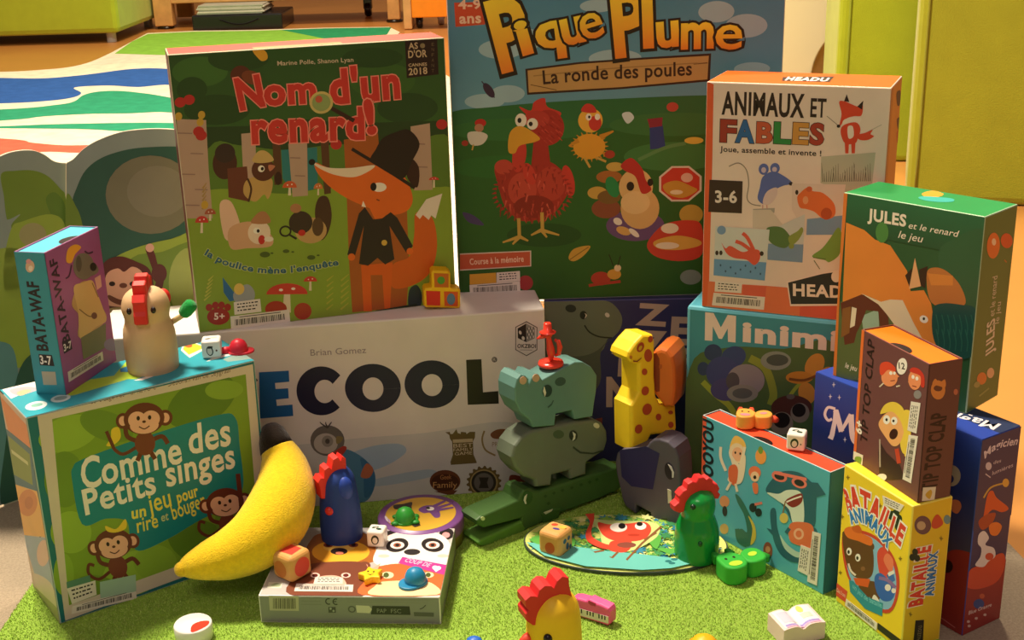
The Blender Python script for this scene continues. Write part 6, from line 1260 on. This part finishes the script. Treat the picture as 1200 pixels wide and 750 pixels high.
# yellow block pile on the white box
p = G(521, 363, topz('ice')); hk = pxm(p); root = thing('block_toy', p, 'yellow rubber toy of three stacked blocks with coloured squares, on the white box', 'toy blocks', .16)
PB = Plane(p, .16); k = cpx(480, 300, 10.71); p_ = PB
sil = k((175, 470, 205, 420, 270, 400, 272, 235, 300, 205, 372, 160, 560, 165, 585, 200, 590, 385, 690, 400, 716, 430, 712, 620, 660, 690, 205, 678, 178, 640))
sil = k((178, 470, 200, 440, 265, 430, 275, 410, 275, 240, 300, 215, 480, 222, 515, 250, 520, 425, 545, 445, 610, 445, 640, 470, 640, 670, 620, 692, 205, 682, 180, 655))
pr = [PB.at(*q) for q in sil]; lo_ = min(q.z for q in pr); dz = topz('ice')-lo_
m = MB(); m.prism([q+Vector((0, 0, dz)) for q in pr], PB.n*.016, 'f2c414', .0018, 3); m.build('blocks', M_RUBB, root)
for a, c0, inner in (((308, 248, 490, 255, 490, 425, 315, 420), 'c86a1e', ('4f9a34', (395, 335, 48, 48))), ((208, 470, 385, 475, 385, 652, 218, 645), 'd8281e', None), ((432, 478, 608, 482, 605, 660, 440, 655), 'd8581e', ('5a7f9a', (520, 570, 52, 72)))):
    m = MB(); q = [PB.at(*t)+Vector((0, 0, dz))-PB.n*.0006 for t in k(a)]; m.prism(q, PB.n*.0006, c0, 0)
    if inner: m.poly([PB.at(*t)+Vector((0, 0, dz))-PB.n*.0008 for t in k([v for e in ellipse(*inner[1]) for v in e])], inner[0])
    m.build('square', M_RUBB, root)
# pink piano
p = G(697, 727, MAT); root = thing('toy_piano', p, 'small pink toy piano lying on the mat behind the yellow hen', 'toy piano', -.33); hk = pxm(p)
qa, qb = G(672, 721, MAT), G(712, 735, MAT); PP = Plane(qa, math.atan2((qb-qa).y, (qb-qa).x)); k = cpx(590, 660, 8)
fr = k((640, 330, 690, 330, 770, 352, 800, 342, 868, 375, 900, 385, 985, 425, 1000, 460, 1000, 570, 975, 590, 640, 480)); pr = [PP.at(*q) for q in fr]; lo_ = min(q.z for q in pr); dz = Vector((0, 0, MAT-lo_))
low_ = lambda q: q+Vector((0, 0, 0))
base = [Vector((q.x, q.y, max(q.z, MAT))) for q in pr]
m = MB(); m.prism(base, PP.n*.0095, 'ee5a94', .0016, 3); m.build('case', M_RUBB, root)
m = MB(); kb = [PP.at(*q)-PP.n*.0004 for q in k((655, 405, 985, 500, 985, 565, 655, 470))]; m.prism(kb, PP.n*.0004, 'e8dccb', 0)
for i in range(11):
    if i in (3, 7): continue
    t = .06+i*.083; a_ = kb[0]+(kb[1]-kb[0])*t; b_ = kb[3]+(kb[2]-kb[3])*t; e_ = (kb[1]-kb[0])*.035; m.poly([a_-PP.n*.0001, a_+e_-PP.n*.0001, a_+e_+(b_-a_)*.6-PP.n*.0001, a_+(b_-a_)*.6-PP.n*.0001], '2a2220')
m.build('keyboard', M_RUBB, root)
m = MB(); m.prism([PP.at(*q)-PP.n*.0006 for q in k((800, 345, 868, 375, 865, 400, 825, 392, 800, 372))], PP.n*.0006, 'b8325e', 0); m.build('music_stand', M_RUBB, root)
# white disc with red mark
p = G(228, 747, MAT); hk = pxm(p); R_ = 22*hk; hgt = .0125
root = thing('white_disc', p, 'round white token with a red leaf mark on the mat, front left', 'token')
m = MB(); m.lathe([(0, 0), (R_*.96, 0), (R_, .001), (R_, hgt-.001), (R_*.95, hgt), (0, hgt)], p, 'f4f0e8', 48); m.build('body', M_PLAS, root)
m = MB(); m.poly([G(x, y, MAT+hgt)+Vector((0, 0, .00015)) for x, y in spline(pairs((223, 739, 226, 732, 236, 728, 245, 728, 243, 733, 234, 738, 226, 741)))], 'dc3c30'); m.build('red_mark', M_PLAS, root)
# open book toy
p = G(930, 742, MAT); root = thing('toy_book', p, 'small white and pink open book toy on the mat, front right', 'toy book')
bt = .0135; cs = [G(900, 719, MAT+bt), G(947, 707.5, MAT+bt), G(967.5, 729, MAT+bt), G(919, 739.5, MAT+bt)]
def bk(u, w, z=0):
    q = cs[0]*(1-u)*(1-w)+cs[1]*u*(1-w)+cs[2]*u*w+cs[3]*(1-u)*w; hh_ = -.0022*math.exp(-((u-.48)/.09)**2)+.0012*math.sin(math.pi*min(1, abs(u-.48)/.5)); return Vector((q.x, q.y, q.z+hh_+z))
m = MB(); N_ = 24; vs = []; fs = []
for i in range(N_+1):
    for w in (0, 1): q = bk(i/N_, w); vs += [q, Vector((q.x, q.y, MAT))]
for i in range(N_):
    o_ = i*4; fs += [(o_, o_+2, o_+6, o_+4)[::-1], (o_+1, o_+5, o_+7, o_+3)[::-1], (o_, o_+4, o_+5, o_+1)[::-1], (o_+2, o_+3, o_+7, o_+6)[::-1]]
fs += [(0, 1, 3, 2), (N_*4, N_*4+2, N_*4+3, N_*4+1)]
m.add(vs, fs, 'f0d4cc'); m.build('block', M_RUBB, root)
m = MB()
def page(c, u0, w0, u1, w1, z):
    n_ = 10
    for i in range(n_):
        a_, b_ = u0+(u1-u0)*i/n_, u0+(u1-u0)*(i+1)/n_; m.add([bk(a_, w0, z), bk(b_, w0, z), bk(b_, w1, z), bk(a_, w1, z)], [(0, 3, 2, 1)], c)
page('f6f0ec', .06, .06, .94, .94, .0002); page('d4d0e0', .12, .15, .42, .72, .0003); page('a898d8', .10, .80, .92, .88, .0003); page('f0b0d0', .10, .89, .92, .95, .0003)
m.poly([bk(.68+.07*math.cos(t), .22+.16*math.sin(t), .0004) for t in [2*math.pi*i/16 for i in range(16)]], 'f0e070'); page('c8dcc8', .6, .42, .85, .66, .0003)
m.build('pages', M_RUBB, root)
# things cut by the lower edge
cap('blue rubber toy cap cut by the front edge beside the yellow hen', 556, 763, MAT, 30, math.radians(200), '2a66c8')
p = G(575, 760, MAT); 
m = MB(); p = G(825, 757, MAT); hk = pxm(p); root = thing('toy_dome', p, 'yellow rounded toy just peeking in at the front edge, right of centre', 'toy')
m.lathe([(0, 0), (15*hk, 0), (16*hk, 3*hk), (13*hk, 9*hk), (7*hk, 12.5*hk), (0, 14*hk)], p, 'f2b61c', 32); m.build('dome', M_RUBB, root)
m = MB(); m.lathe([(15*hk, 0), (19*hk, .5*hk), (19*hk, 2*hk), (15*hk, 3*hk)], p, 'e0a01a', 32, cap=False); m.build('rim', M_RUBB, root)

for o in list(COL.objects):
    g = {'game_box': 'game boxes set up in rows', 'card_box': 'small card game boxes', 'hen_figure': 'hen figures', 'white_die': 'small white dice', 'wooden_die': 'wooden dice', 'cap_toy': 'rubber toy caps', 'cat_toy': 'toy cats', 'foam_block': 'lime upholstered blocks'}.get(o.name.split('.')[0])
    if g and o.parent is None: o['group'] = g
    if o.name.startswith('wooden_') and o.get('category') == 'wooden animal': o['group'] = 'stacked wooden animals'
